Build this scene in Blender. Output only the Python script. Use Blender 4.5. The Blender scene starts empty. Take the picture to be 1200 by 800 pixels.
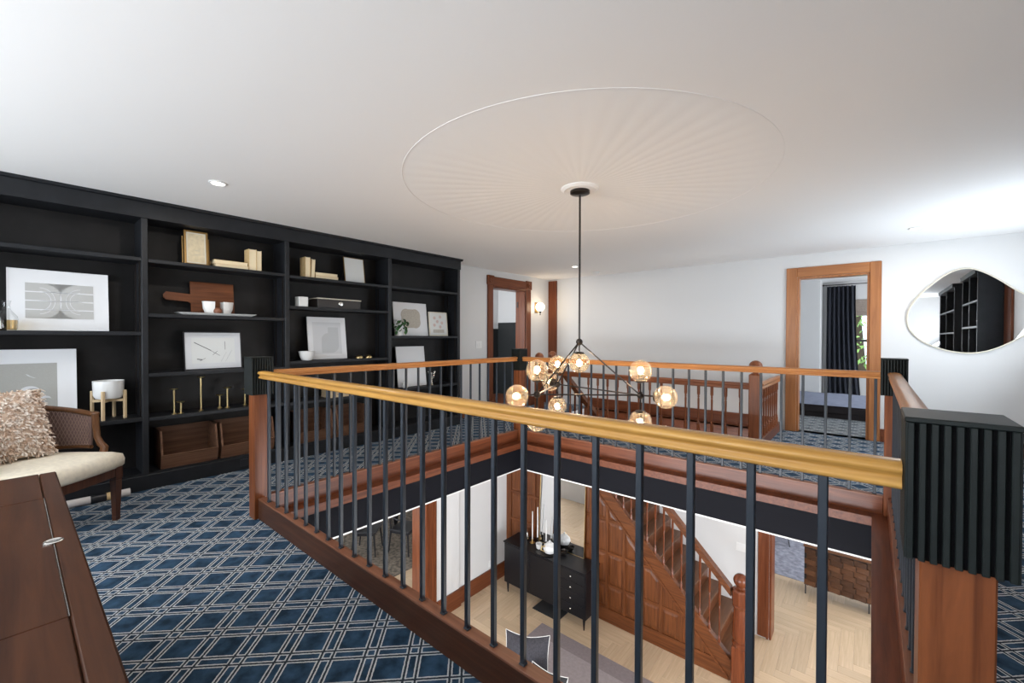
import bpy, bmesh, math, random
from mathutils import Vector, Matrix
random.seed(7)
PI = math.pi
SC = bpy.context.scene
COL = SC.collection

# ------------------------------------------------------------------ camera
FPX = 499.1                                    # focal length in pixels of the 1200x800 frame
YAW, PITCH, ROLL = math.radians(40.23), math.radians(-0.635), math.radians(0.157)
CAM = Vector((0, 0, 1.30))
cd = bpy.data.cameras.new('camera'); cd.sensor_width = 36; cd.lens = FPX / 1200 * 36
cd.clip_start = 0.02; cd.clip_end = 200
cam = bpy.data.objects.new('camera', cd); COL.objects.link(cam)
cam.matrix_world = (Matrix.Translation(CAM) @ Matrix.Rotation(YAW, 4, 'Z')
                    @ Matrix.Rotation(PI / 2 + PITCH, 4, 'X') @ Matrix.Rotation(ROLL, 4, 'Z'))
SC.camera = cam
_m = cam.matrix_world.to_3x3()
def on(u, v, axis, val):
    """point where the ray of photo pixel (u, v) meets the plane axis=val"""
    d = _m @ Vector(((u - 600) / FPX, (400 - v) / FPX, -1))
    return CAM + d * ((val - CAM[axis]) / d[axis])
def pj(p):
    q = _m.transposed() @ (Vector(p) - CAM)
    return (600 + FPX * q.x / -q.z, 400 - FPX * q.y / -q.z) if q.z < 0 else (-9999, -9999)

# ------------------------------------------------------------------ world, daylight, exposure
SC.view_settings.view_transform = 'Standard'; SC.view_settings.look = 'None'
SC.view_settings.exposure = 0.16; SC.view_settings.gamma = 1.0
SC.view_settings.use_curve_mapping = False
w = bpy.data.worlds.new('sky'); SC.world = w; w.use_nodes = True
bg = w.node_tree.nodes['Background']
bg.inputs[0].default_value = (0.75, 0.87, 1.0, 1); bg.inputs[1].default_value = 2.2
def area(name, loc, rot, sx, sy, power, color=(1, .97, .94)):
    L = bpy.data.lights.new(name, 'AREA'); L.shape = 'RECTANGLE'; L.size = sx; L.size_y = sy
    L.energy = power; L.color = color
    o = bpy.data.objects.new(name, L); COL.objects.link(o); o.location = loc; o.rotation_euler = rot
    return o
DAY = (.90, .95, 1.0)
# daylight area lights at the windows, several of them unseen and invented (upper right wall, upper front wall, lower rooms, bedroom)
UPT = math.radians(28)                           # skylight and sunlit ground send window light upwards too
area('daylight_right_window', (1.56, 5.65, 1.35), (0, PI / 2 + .5, 0), 1.5, 1.3, 46, (.78, .89, 1.0))
area('daylight_rear_window', (1.56, -1.87, 1.35), (0, PI / 2 + .85, 0), 1.5, 1.1, 26, DAY)
area('added_ceiling_fill', (-1.2, -2.56, 1.35), (PI / 2 + 1.2, 0, 0), 1.5, 1.6, 150, DAY)  # unseen fill aimed up to brighten the ceiling, at an invented window
area('daylight_front_window', (-3.6, -2.56, 1.35), (PI / 2 + UPT, 0, 0), 1.5, 1.6, 92, DAY)
area('daylight_lower_front_window', (-1.6, -1.42, -1.5), (PI / 2, 0, 0), 4.4, 1.7, 285, DAY)
area('daylight_lower_right_window', (2.9, 3.2, -1.5), (0, PI / 2, 0), 1.7, 3.0, 160, DAY)
area('daylight_rear_room_window', (2.9, 9.0, -1.5), (0, PI / 2, 0), 1.7, 2.4, 150, DAY)
area('daylight_dining_window', (-8.0, 1.1, -1.5), (PI / 2, 0, 0), 2.4, 1.7, 120, DAY)
area('daylight_bedroom_window', (2.4, 9.2, 1.35), (0, PI / 2, 0), 1.4, 1.6, 80, DAY)
area('added_side_room_fill', (-5.9, 4.25, 1.45), (PI / 2, 0, 0), 1.0, 1.3, 45, DAY)  # fill added to brighten the side room, at an unseen added window

# ------------------------------------------------------------------ materials
MATS = {}
def nmat(name):
    m = bpy.data.materials.new(name); m.use_nodes = True; MATS[name] = m
    nt = m.node_tree; b = nt.nodes['Principled BSDF']
    return m, nt, b
def N(nt, t, **kw):
    n = nt.nodes.new(t)
    for k, v in kw.items(): setattr(n, k, v)
    return n
def plain(name, col, rough=.5, metal=0, bump=0, bscale=60, var=0, coat=0, spec=None):
    m, nt, b = nmat(name)
    b.inputs['Roughness'].default_value = rough; b.inputs['Metallic'].default_value = metal
    b.inputs['Base Color'].default_value = (*col, 1)
    if coat: b.inputs['Coat Weight'].default_value = coat; b.inputs['Coat Roughness'].default_value = .15
    if spec is not None: b.inputs['Specular IOR Level'].default_value = spec
    if var or bump:
        tc = N(nt, 'ShaderNodeTexCoord'); no = N(nt, 'ShaderNodeTexNoise'); no.inputs['Scale'].default_value = bscale
        no.inputs['Detail'].default_value = 4
        nt.links.new(tc.outputs['Object'], no.inputs['Vector'])
        if var:
            r = N(nt, 'ShaderNodeValToRGB'); r.color_ramp.elements[0].position = .3; r.color_ramp.elements[1].position = .7
            r.color_ramp.elements[0].color = (*[max(0, c * (1 - var)) for c in col], 1)
            r.color_ramp.elements[1].color = (*[min(1, c * (1 + var)) for c in col], 1)
            nt.links.new(no.outputs['Fac'], r.inputs[0]); nt.links.new(r.outputs[0], b.inputs['Base Color'])
        if bump:
            bp = N(nt, 'ShaderNodeBump'); bp.inputs['Strength'].default_value = bump; bp.inputs['Distance'].default_value = .01
            nt.links.new(no.outputs['Fac'], bp.inputs['Height']); nt.links.new(bp.outputs[0], b.inputs['Normal'])
    return m
def wood(name, c1, c2, axis='x', rough=.4, scale=1.0, coat=.06, rnd=0.0):
    """streaky grain running along an object axis"""
    m, nt, b = nmat(name); b.inputs['Roughness'].default_value = rough
    b.inputs['Coat Weight'].default_value = coat; b.inputs['Coat Roughness'].default_value = .2
    b.inputs['Specular IOR Level'].default_value = .25
    tc = N(nt, 'ShaderNodeTexCoord'); mp = N(nt, 'ShaderNodeMapping')
    s = {'x': (1.2, 22, 22), 'y': (22, 1.2, 22), 'z': (22, 22, 1.2)}[axis]
    mp.inputs['Scale'].default_value = [v * scale for v in s]
    no = N(nt, 'ShaderNodeTexNoise'); no.inputs['Scale'].default_value = 1.6; no.inputs['Detail'].default_value = 6
    no.inputs['Roughness'].default_value = .6; no.inputs['Distortion'].default_value = .6
    r = N(nt, 'ShaderNodeValToRGB'); e = r.color_ramp.elements
    e[0].position = .28; e[1].position = .72; e[0].color = (*c1, 1); e[1].color = (*c2, 1)
    nt.links.new(tc.outputs['Object'], mp.inputs['Vector']); nt.links.new(mp.outputs[0], no.inputs['Vector'])
    nt.links.new(no.outputs['Fac'], r.inputs[0])
    out = r.outputs[0]
    if rnd:
        oi = N(nt, 'ShaderNodeObjectInfo'); hs = N(nt, 'ShaderNodeHueSaturation'); mr = N(nt, 'ShaderNodeMapRange')
        mr.inputs['To Min'].default_value = 1 - rnd; mr.inputs['To Max'].default_value = 1 + rnd
        nt.links.new(oi.outputs['Random'], mr.inputs['Value']); nt.links.new(mr.outputs[0], hs.inputs['Value'])
        nt.links.new(out, hs.inputs['Color']); out = hs.outputs[0]
    nt.links.new(out, b.inputs['Base Color'])
    bp = N(nt, 'ShaderNodeBump'); bp.inputs['Strength'].default_value = .08; bp.inputs['Distance'].default_value = .01
    nt.links.new(no.outputs['Fac'], bp.inputs['Height']); nt.links.new(bp.outputs[0], b.inputs['Normal'])
    return m
def glow(name, col, strength):
    m, nt, b = nmat(name)
    b.inputs['Base Color'].default_value = (*col, 1); b.inputs['Emission Color'].default_value = (*col, 1)
    b.inputs['Emission Strength'].default_value = strength
    return m
def thin_glass(name, tint, refl=.1):
    m, nt, b = nmat(name); nt.nodes.remove(b)
    o = nt.nodes['Material Output']; t = N(nt, 'ShaderNodeBsdfTransparent'); g = N(nt, 'ShaderNodeBsdfGlossy')
    t.inputs[0].default_value = (*tint, 1); g.inputs['Roughness'].default_value = .03
    lw = N(nt, 'ShaderNodeLayerWeight'); lw.inputs['Blend'].default_value = refl
    mx = N(nt, 'ShaderNodeMixShader')
    nt.links.new(lw.outputs['Facing'], mx.inputs[0]); nt.links.new(t.outputs[0], mx.inputs[1]); nt.links.new(g.outputs[0], mx.inputs[2])
    nt.links.new(mx.outputs[0], o.inputs[0]); return m
def carpet(name, cell, gap, line, k=1.0):
    """trellis carpet: outlined squares, strips and small squares set at 45 degrees"""
    m, nt, b = nmat(name); b.inputs['Roughness'].default_value = .95; b.inputs['Specular IOR Level'].default_value = .15
    L = nt.links.new
    tc = N(nt, 'ShaderNodeTexCoord'); wob = N(nt, 'ShaderNodeTexNoise'); wob.inputs['Scale'].default_value = 90
    sep = N(nt, 'ShaderNodeSeparateXYZ')
    va = N(nt, 'ShaderNodeVectorMath', operation='SCALE'); va.inputs['Scale'].default_value = .0045
    vb = N(nt, 'ShaderNodeVectorMath', operation='ADD')
    geo = N(nt, 'ShaderNodeNewGeometry')
    L(geo.outputs['Position'], wob.inputs['Vector']); L(wob.outputs['Color'], va.inputs[0])
    L(geo.outputs['Position'], vb.inputs[0]); L(va.outputs[0], vb.inputs[1]); L(vb.outputs[0], sep.inputs[0])
    def M(op, a, bb=None, c=None):
        n = N(nt, 'ShaderNodeMath', operation=op)
        for i, q in enumerate((a, bb, c)):
            if q is None: continue
            if isinstance(q, (int, float)): n.inputs[i].default_value = q
            else: L(q, n.inputs[i])
        return n.outputs[0]
    X = M('ADD', sep.outputs[0], 2.302); Y = M('SUBTRACT', sep.outputs[1], .461)
    per = .248
    p = M('DIVIDE', M('ADD', X, Y), per); q = M('DIVIDE', M('SUBTRACT', X, Y), per)
    def ax(t):
        a = M('ABSOLUTE', M('SUBTRACT', t, M('ROUND', t)))        # 0..0.5 from the lattice line
        ins = M('SUBTRACT', .105, a)                              # >0 inside the narrow strip
        big = M('SUBTRACT', a, .155)                              # >0 inside the wide strip
        return M('MAXIMUM', ins, big)
    d = M('MINIMUM', ax(p), ax(q))
    ln = M('MULTIPLY', M('GREATER_THAN', d, 0.0), M('LESS_THAN', d, .034))
    ins = M('GREATER_THAN', d, .034)
    no = N(nt, 'ShaderNodeTexNoise'); no.inputs['Scale'].default_value = 14; no.inputs['Detail'].default_value = 5
    L(geo.outputs['Position'], no.inputs['Vector'])
    r = N(nt, 'ShaderNodeValToRGB'); e = r.color_ramp.elements
    e[0].position = .35; e[1].position = .68
    e[0].color = (*[c * .55 for c in cell], 1); e[1].color = (*[c * 1.5 for c in cell], 1)
    L(no.outputs['Fac'], r.inputs[0])
    mx = N(nt, 'ShaderNodeMix', data_type='RGBA'); mx.inputs[6].default_value = (*gap, 1)
    L(ins, mx.inputs[0]); L(r.outputs[0], mx.inputs[7])
    m2 = N(nt, 'ShaderNodeMix', data_type='RGBA'); m2.inputs[7].default_value = (*line, 1)
    L(ln, m2.inputs[0]); L(mx.outputs[2], m2.inputs[6]); L(m2.outputs[2], b.inputs['Base Color'])
    fn = N(nt, 'ShaderNodeTexNoise'); fn.inputs['Scale'].default_value = 420
    L(geo.outputs['Position'], fn.inputs['Vector'])
    bp = N(nt, 'ShaderNodeBump'); bp.inputs['Strength'].default_value = .5; bp.inputs['Distance'].default_value = .006
    L(fn.outputs['Fac'], bp.inputs['Height']); L(bp.outputs[0], b.inputs['Normal'])
    return m

plain('white_wall', (.655, .65, .645), .7, bump=.03, bscale=180)
plain('white_ceiling', (.90, .885, .87), .8, bump=.02, bscale=120)
plain('black_paint', (.0085, .0095, .012), .5, var=.25, bscale=9, bump=.02, spec=.35)
plain('black_back', (.0085, .0075, .0075), .55, var=.4, bscale=6, bump=.03, spec=.3)
plain('fascia_black', (.0055, .0058, .009), .65, spec=.1)
plain('baluster_metal', (.020, .027, .038), .42, metal=.0)
plain('slat_black', (.0068, .0100, .0093), .5, var=.2, bscale=40, spec=.3)
plain('slat_dark', (.0025, .0025, .003), .7, spec=.1)
wood('rail_wood', (.34, .125, .035), (.60, .27, .085), 'x', .28)
wood('rail_wood_y', (.34, .125, .035), (.60, .27, .085), 'y', .28)
wood('gold_rail', (.36, .17, .035), (.62, .34, .09), 'x', .25)
wood('base_wood', (.085, .024, .010), (.205, .062, .026), 'x', .33)
wood('base_wood_y', (.085, .024, .010), (.205, .062, .026), 'y', .33)
wood('base_shaded', (.040, .015, .008), (.095, .036, .018), 'x', .36)  # base wood with the shade on its outer face put into the colour
wood('cap_wood', (.16, .062, .034), (.27, .115, .066), 'x', .4)  # base wood with the light on its top put into the colour
wood('base_lit_wood_y', (.16, .062, .034), (.27, .115, .066), 'y', .4)
wood('guard_wood', (.14, .040, .014), (.29, .092, .034), 'z', .32, coat=.15)
wood('guard_wood_x', (.14, .040, .014), (.29, .092, .034), 'x', .32, coat=.15)
wood('ledge_wood', (.075, .021, .0085), (.18, .054, .022), 'y', .4)
wood('post_wood', (.10, .028, .010), (.25, .078, .027), 'z', .38)
wood('newel_wood', (.085, .020, .007), (.19, .050, .017), 'z', .25, coat=.3)
wood('stair_wood', (.062, .018, .006), (.19, .062, .020), 'z', .36, coat=.12)
wood('stair_wood_x', (.062, .018, .006), (.19, .062, .020), 'x', .36, coat=.12)
wood('tread_wood', (.10, .040, .017), (.17, .075, .034), 'y', .4, coat=.1)
wood('casing_wood', (.27, .10, .035), (.44, .18, .065), 'z', .32)
wood('casing_wood_x', (.27, .10, .035), (.44, .18, .065), 'x', .32)
wood('casing_dark', (.09, .024, .009), (.20, .060, .023), 'z', .3)
wood('casing_dark_y', (.09, .024, .009), (.20, .060, .023), 'y', .3)
wood('console_wood', (.032, .010, .004), (.078, .027, .0105), 'x', .38, coat=.1)
for _i, _v in (('Specular IOR Level', .14), ('Coat Weight', 0), ('Roughness', .42)): MATS['console_wood'].node_tree.nodes['Principled BSDF'].inputs[_i].default_value = _v
wood('bin_wood', (.085, .040, .024), (.20, .10, .058), 'y', .5, coat=0)
wood('chair_wood', (.09, .038, .016), (.17, .075, .032), 'z', .3, coat=.4)
wood('leg_wood', (.045, .016, .009), (.10, .037, .018), 'z', .3, coat=.4)
wood('board_wood', (.075, .024, .009), (.185, .062, .023), 'x', .5, coat=0)
wood('pale_wood', (.50, .36, .20), (.68, .52, .33), 'z', .5, coat=0)
wood('oak_floor', (.51, .375, .24), (.665, .51, .355), 'x', .28, coat=.25, rnd=.10)
wood('oak_floor_y', (.51, .375, .24), (.665, .51, .355), 'y', .28, coat=.25, rnd=.10)
carpet('carpet', (.027, .060, .105), (.028, .038, .052), (.56, .58, .59))
carpet('carpet_bedroom', (.10, .115, .13), (.13, .14, .15), (.44, .45, .45))
plain('cream_cushion', (.84, .77, .63), .85, bump=.1, bscale=40, var=.08)
plain('cane', (.17, .105, .09), .6)
plain('cane_strand', (.33, .22, .18), .6)
plain('shag_a', (.70, .54, .42), .95)
plain('ceramic_white', (.70, .70, .69), .3)
plain('board_white', (.68, .69, .71), .6)
plain('mat_white', (.56, .57, .59), .7)
plain('print_grey', (.33, .33, .31), .8, var=.04, bscale=200)
plain('print_line', (.42, .42, .41), .8)
plain('print_pale', (.46, .475, .49), .8)
plain('print_light', (.60, .61, .60), .8)
plain('print_beige', (.42, .39, .34), .8, var=.1, bscale=50)
plain('print_paper', (.62, .52, .35), .8, var=.12, bscale=30)
plain('print_ink', (.10, .10, .11), .8)
plain('print_rose', (.55, .42, .38), .8)
plain('frame_black', (.012, .012, .016), .4)
plain('frame_gold', (.30, .18, .06), .4, metal=.6)
plain('frame_cream', (.62, .58, .48), .5)
plain('brass', (.72, .56, .28), .28, metal=1)
plain('silver', (.7, .68, .64), .25, metal=1)
plain('dark_bronze', (.05, .042, .038), .3, metal=.85)
plain('book_cover', (.62, .44, .22), .7, var=.12, bscale=30)
plain('book_cover_pale', (.74, .58, .36), .7, var=.1, bscale=30)
plain('book_pages', (.74, .62, .42), .85)
plain('box_dark', (.022, .017, .015), .5)
plain('sphere_wood', (.16, .055, .024), .4)
plain('leaf', (.022, .085, .02), .4, spec=.4)
plain('leaf_tree', (.32, .50, .14), .6, var=.6, bscale=3)
plain('bark', (.09, .06, .04), .9)
plain('wicker', (.46, .36, .23), .8, bump=.5, bscale=90, var=.25)
plain('switch_white', (.78, .78, .77), .4)
plain('curtain_dark', (.020, .023, .034), .85)
plain('blind_fabric', (.30, .245, .205), .9, var=.15, bscale=60)
plain('bed_cover', (.20, .22, .30), .9, bump=.15, bscale=14, var=.12)
plain('bed_side', (.022, .017, .018), .9)
plain('window_frame_dark', (.03, .03, .028), .4)
plain('window_frame_white', (.8, .8, .8), .4)
plain('cabinet_black', (.007, .007, .009), .38, spec=.3)
plain('rug_lavender', (.34, .30, .31), .95, var=.08, bscale=30)
plain('rug_border', (.24, .205, .215), .95, var=.08, bscale=30)
plain('rug_blue', (.30, .31, .38), .95, var=.35, bscale=12)
plain('rug_dining', (.14, .115, .09), .95, var=.6, bscale=16)
plain('pillow_grey', (.035, .033, .040), .95, var=.3, bscale=60)
plain('pillow_white', (.70, .68, .66), .9)
plain('pillow_black', (.02, .02, .022), .9)
plain('sofa_grey', (.40, .38, .40), .95, var=.08, bscale=50)
plain('wall_charcoal', (.014, .016, .017), .5)
plain('plinth_roll', (.60, .55, .52), .6)
wood('carved_wood', (.055, .022, .010), (.14, .060, .027), 'x', .4, rnd=.35)
thin_glass('globe_glass', (1.0, .90, .76), .16)
_g = MATS['globe_glass'].node_tree; _t = N(_g, 'ShaderNodeBsdfTranslucent'); _t.inputs[0].default_value = (1.0, .80, .58, 1)
_mx = N(_g, 'ShaderNodeMixShader'); _mx.inputs[0].default_value = .045; _o = _g.nodes['Material Output']
_src = _o.inputs[0].links[0].from_socket; _g.links.new(_src, _mx.inputs[1]); _g.links.new(_t.outputs[0], _mx.inputs[2]); _g.links.new(_mx.outputs[0], _o.inputs[0])
thin_glass('clear_glass', (.96, .97, .97), .12)
thin_glass('whisky', (.85, .72, .5), .1)
glow('bulb', (1.0, .80, .50), 32)
glow('downlight', (1.0, .95, .88), 8)
glow('sconce_globe', (1.0, .86, .62), 5)
m_, nt_, b_ = nmat('mirror'); b_.inputs['Metallic'].default_value = 1; b_.inputs['Roughness'].default_value = .015
b_.inputs['Base Color'].default_value = (.86, .87, .88, 1)

# ------------------------------------------------------------------ mesh helpers
class MB:
    def __init__(s): s.v = []; s.f = []
    def add(s, vs, fs):
        o = len(s.v); s.v += [Vector(p) for p in vs]; s.f += [[i + o for i in f] for f in fs]; return s
    def box(s, x0, x1, y0, y1, z0, z1, c=0):
        if x0 > x1: x0, x1 = x1, x0
        if y0 > y1: y0, y1 = y1, y0
        if z0 > z1: z0, z1 = z1, z0
        if not c:
            return s.add([(x0,y0,z0),(x1,y0,z0),(x1,y1,z0),(x0,y1,z0),(x0,y0,z1),(x1,y0,z1),(x1,y1,z1),(x0,y1,z1)],
                         [(0,3,2,1),(4,5,6,7),(0,1,5,4),(1,2,6,5),(2,3,7,6),(3,0,4,7)])
        c = min(c, (x1-x0)*.49, (y1-y0)*.49, (z1-z0)*.49)
        vs = []; idx = {}
        lo = (x0, y0, z0); hi = (x1, y1, z1)
        for i in (0,1):
            for j in (0,1):
                for k in (0,1):
                    P = [(lo,hi)[t][n] for n, t in enumerate((i,j,k))]
                    for a in range(3):
                        q = [P[n] if n == a else P[n] + (c if (i,j,k)[n] == 0 else -c) for n in range(3)]
                        idx[(i,j,k,a)] = len(vs); vs.append(tuple(q))
        fs = []
        def g(t, a): return idx[(*t, a)]
        for a in range(3):
            b, d = [n for n in range(3) if n != a]
            for side in (0,1):
                cyc = []
                for (p, q) in ((0,0),(1,0),(1,1),(0,1)):
                    t = [0,0,0]; t[a] = side; t[b] = p; t[d] = q; cyc.append(g(t, a))
                fs.append(cyc)
            for p in (0,1):
                for q in (0,1):
                    t0 = [0,0,0]; t0[b] = p; t0[d] = q; t1 = list(t0); t1[a] = 1
                    fs.append([g(t0,b), g(t1,b), g(t1,d), g(t0,d)])
        for i in (0,1):
            for j in (0,1):
                for k in (0,1): fs.append([g((i,j,k),0), g((i,j,k),1), g((i,j,k),2)])
        return s.add(vs, fs)
    def prism(s, poly, axis, a, b):
        """poly: 2-D outline in the two other axes (in xyz order) extruded along axis from a to b"""
        n = len(poly); vs = []
        for t in (a, b):
            for p in poly:
                q = list(p); q.insert(axis, t); vs.append(q)
        fs = [list(range(n))[::-1], [n + i for i in range(n)]]
        fs += [[i, (i+1) % n, n + (i+1) % n, n + i] for i in range(n)]
        return s.add(vs, fs)
    def cyl(s, p0, p1, r0, r1=None, n=12):
        r1 = r0 if r1 is None else r1
        p0 = Vector(p0); p1 = Vector(p1); d = (p1 - p0).normalized()
        u = d.orthogonal().normalized(); w_ = d.cross(u); vs = []
        for p, r in ((p0, r0), (p1, r1)):
            for i in range(n):
                a = 2*PI*i/n; vs.append(p + u*(r*math.cos(a)) + w_*(r*math.sin(a)))
        return s.add(vs, [list(range(n))[::-1], [n+i for i in range(n)]] + [[i,(i+1)%n,n+(i+1)%n,n+i] for i in range(n)])
    def tube(s, pts, r, n=8, closed=False):
        pts = [Vector(p) for p in pts]; m = len(pts); rr = r if isinstance(r, (list, tuple)) else [r]*m
        vs = []; u = None
        for k, p in enumerate(pts):
            if closed: d = (pts[(k+1) % m] - pts[k-1]).normalized()
            else: d = (pts[min(k+1, m-1)] - pts[max(k-1, 0)]).normalized()
            if u is None: u = d.orthogonal().normalized()
            u = (u - d*u.dot(d)).normalized(); w_ = d.cross(u)
            for i in range(n):
                a = 2*PI*i/n; vs.append(p + u*(rr[k]*math.cos(a)) + w_*(rr[k]*math.sin(a)))
        fs = []
        for k in range(m if closed else m-1):
            for i in range(n):
                a = k*n; b = ((k+1) % m)*n
                fs.append([a+i, a+(i+1)%n, b+(i+1)%n, b+i])
        if not closed: fs += [list(range(n))[::-1], [(m-1)*n+i for i in range(n)]]
        return s.add(vs, fs)
    def lathe(s, c, prof, n=16):
        """prof: [(radius, z)] round a vertical axis at c"""
        vs = []; m = len(prof)
        for r, z in prof:
            for i in range(n):
                a = 2*PI*i/n; vs.append((c[0]+max(r,1e-4)*math.cos(a), c[1]+max(r,1e-4)*math.sin(a), c[2]+z))
        fs = []
        for k in range(m-1):
            for i in range(n): fs.append([k*n+i, k*n+(i+1)%n, (k+1)*n+(i+1)%n, (k+1)*n+i])
        fs += [list(range(n))[::-1], [(m-1)*n+i for i in range(n)]]
        return s.add(vs, fs)
    def ball(s, c, r, n=16, m=10, sz=1):
        return s.lathe(c, [(r*math.sin(PI*k/m), -r*sz*math.cos(PI*k/m)) for k in range(m+1)], n)
    def grid(s, fn, nu, nv):
        vs = [fn(i/nu, j/nv) for j in range(nv+1) for i in range(nu+1)]
        return s.add(vs, [[j*(nu+1)+i, j*(nu+1)+i+1, (j+1)*(nu+1)+i+1, (j+1)*(nu+1)+i] for j in range(nv) for i in range(nu)])
    def xf(s, M):
        s.v = [M @ p for p in s.v]; return s
def build(name, mb, mat, parent=None, local=False, smooth=False, ang=35, label=None):
    vs = mb.v
    if parent is not None and not local:
        off = parent_loc(parent); vs = [p - off for p in vs]
    loc = Vector((0, 0, 0))
    if parent is None:
        lo = [min(p[i] for p in vs) for i in range(3)]; hi = [max(p[i] for p in vs) for i in range(3)]
        loc = Vector(((lo[0]+hi[0])/2, (lo[1]+hi[1])/2, lo[2])); vs = [p - loc for p in vs]
    me = bpy.data.meshes.new(name); me.from_pydata([tuple(p) for p in vs], [], mb.f)
    bm = bmesh.new(); bm.from_mesh(me); bmesh.ops.recalc_face_normals(bm, faces=bm.faces); bm.to_mesh(me); bm.free()
    me.materials.append(MATS[mat])
    if smooth:
        for p in me.polygons: p.use_smooth = True
        me.set_sharp_from_angle(angle=math.radians(ang))
    o = bpy.data.objects.new(name, me); COL.objects.link(o)
    if parent is not None: o.parent = parent
    else: o.location = loc
    if label: o['label'] = label
    return o
def parent_loc(o):
    l = Vector((0, 0, 0))
    while o is not None: l = l + o.location; o = o.parent
    return l
def thing(name, label, cat, loc, rot=(0, 0, 0), group=None):
    o = bpy.data.objects.new(name, None); COL.objects.link(o); o.empty_display_size = .05
    o.location = loc; o.rotation_euler = rot; o['label'] = label; o['category'] = cat
    if group: o['group'] = group
    return o
def tag(o, label, cat, group=None):
    o['label'] = label; o['category'] = cat
    if group: o['group'] = group
    return o
def struct(name, mb, mat, parent=None, smooth=False):
    o = build(name, mb, mat, parent, smooth=smooth)
    if parent is None: o['kind'] = 'structure'
    return o
def copy_tree(o, parent=None):
    c = o.copy(); COL.objects.link(c); c.parent = parent
    for ch in list(o.children): copy_tree(ch, c)
    return c
B = lambda *a, **k: MB().box(*a, **k)
def instance(src, loc, parent):
    c = src.copy(); COL.objects.link(c); c.parent = parent; c.location = loc; return c

# ================================================================== SETTING
XW, XE, YS, YN, ZC = -4.98, 1.60, -2.60, 7.05, 2.44
ZL, ZLC = -2.90, -.295                          # lower floor, lower ceiling
WX0, WX1, WY0, WY1 = -3.25, .02, 1.28, 4.01     # the open well (ledge edge)
SX0, SX1, SY0 = -4.08, -1.05, 5.66              # stairwell
def wall(name, axis, t0, t1, a0, a1, z0, z1, holes=(), mat='white_wall'):
    mb = MB()
    def bx(p, q, r, s_):
        if q - p < 1e-4 or s_ - r < 1e-4: return
        if axis == 0: mb.box(t0, t1, p, q, r, s_)
        else: mb.box(p, q, t0, t1, r, s_)
    cur = a0
    for (h0, h1, g0, g1) in sorted(holes):
        bx(cur, h0, z0, z1); bx(h0, h1, z0, g0); bx(h0, h1, g1, z1); cur = h1
    bx(cur, a1, z0, z1)
    return struct(name, mb, mat)
def slab(mb, z0, z1, X0, X1, Y0, Y1):
    mb.box(X0, X1, Y0, WY0, z0, z1)
    mb.box(X0, WX0, WY0, WY1, z0, z1); mb.box(WX1, X1, WY0, WY1, z0, z1)
    mb.box(X0, X1, WY1, SY0, z0, z1)
    mb.box(X0, SX0, SY0, 7.05, z0, z1); mb.box(SX1, X1, SY0, 7.05, z0, z1)
    if Y1 > 7.05: mb.box(X0, X1, 7.05, Y1, z0, z1)
    return mb
struct('floor', slab(MB(), -.03, 0, XW, XE, YS, YN), 'carpet')
struct('floor_bedroom', B(-2.2, 2.5, 7.05, 11.2, -.03, 0), 'carpet_bedroom')
struct('floor_side_room', B(-8.0, XW, 4.2, 7.3, -.03, 0), 'base_wood')
struct('ceiling_lower', slab(MB(), ZLC, -.03, -10, 3.2, -2.8, 11.4), 'white_ceiling')
ceil = struct('ceiling', B(-8.1, 2.7, -2.8, 11.4, ZC, ZC + .12), 'white_ceiling')
# plaster medallion: shallow fan of flutes with a rim and a centre rose
CHX, CHY = -1.725, 2.843
mb = MB(); NF = 56; nr = 10
def med(i, j):
    a = 2 * PI * i / (NF * 6); r = .14 + (1.31 - .14) * j / nr
    t = (i % 6) / 6.0
    h = .0015 + .0026 * math.sin(PI * t) * (r / 1.31) ** .6
    if j == nr or j == 0: h = .001
    return (CHX + r * math.cos(a), CHY + r * math.sin(a), ZC - h)
vs = [med(i, j) for j in range(nr + 1) for i in range(NF * 6)]; n_ = NF * 6
fs = [[j*n_+i, j*n_+(i+1) % n_, (j+1)*n_+(i+1) % n_, (j+1)*n_+i] for j in range(nr) for i in range(n_)]
mb.add(vs, fs); build('medallion_fan', mb, 'white_ceiling', ceil, smooth=True, ang=50)
build('medallion_rim', MB().tube([(CHX + 1.325*math.cos(2*PI*i/96), CHY + 1.325*math.sin(2*PI*i/96), ZC) for i in range(96)], .0024, 6, True), 'white_ceiling', ceil, smooth=True)
build('medallion_rose', MB().lathe((CHX, CHY, ZC), [(.145, 0), (.145, -.008), (.12, -.022), (.1, -.016), (.085, -.02), (.05, -.02)], 40), 'white_ceiling', ceil, smooth=True)

wall('wall_left', 0, XW - .22, XW, YS - .15, YN + .15, -.03, ZC, [(5.36, 6.28, 0, 2.17)])
wb = wall('wall_back', 1, YN, YN + .15, XW - .22, XE + .15, -.02, ZC, [(-.80, -.03, 0, 2.13)])
wall('wall_right', 0, XE, XE + .15, YS - .15, YN, -.03, ZC, [(-2.42, -1.32, .6, 2.1), (5.0, 6.3, .6, 2.1)])
wall('wall_front', 1, YS - .15, YS, XW, XE, -.03, ZC, [(-4.35, -2.85, .55, 2.15), (-1.95, -.45, .55, 2.15)])
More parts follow.
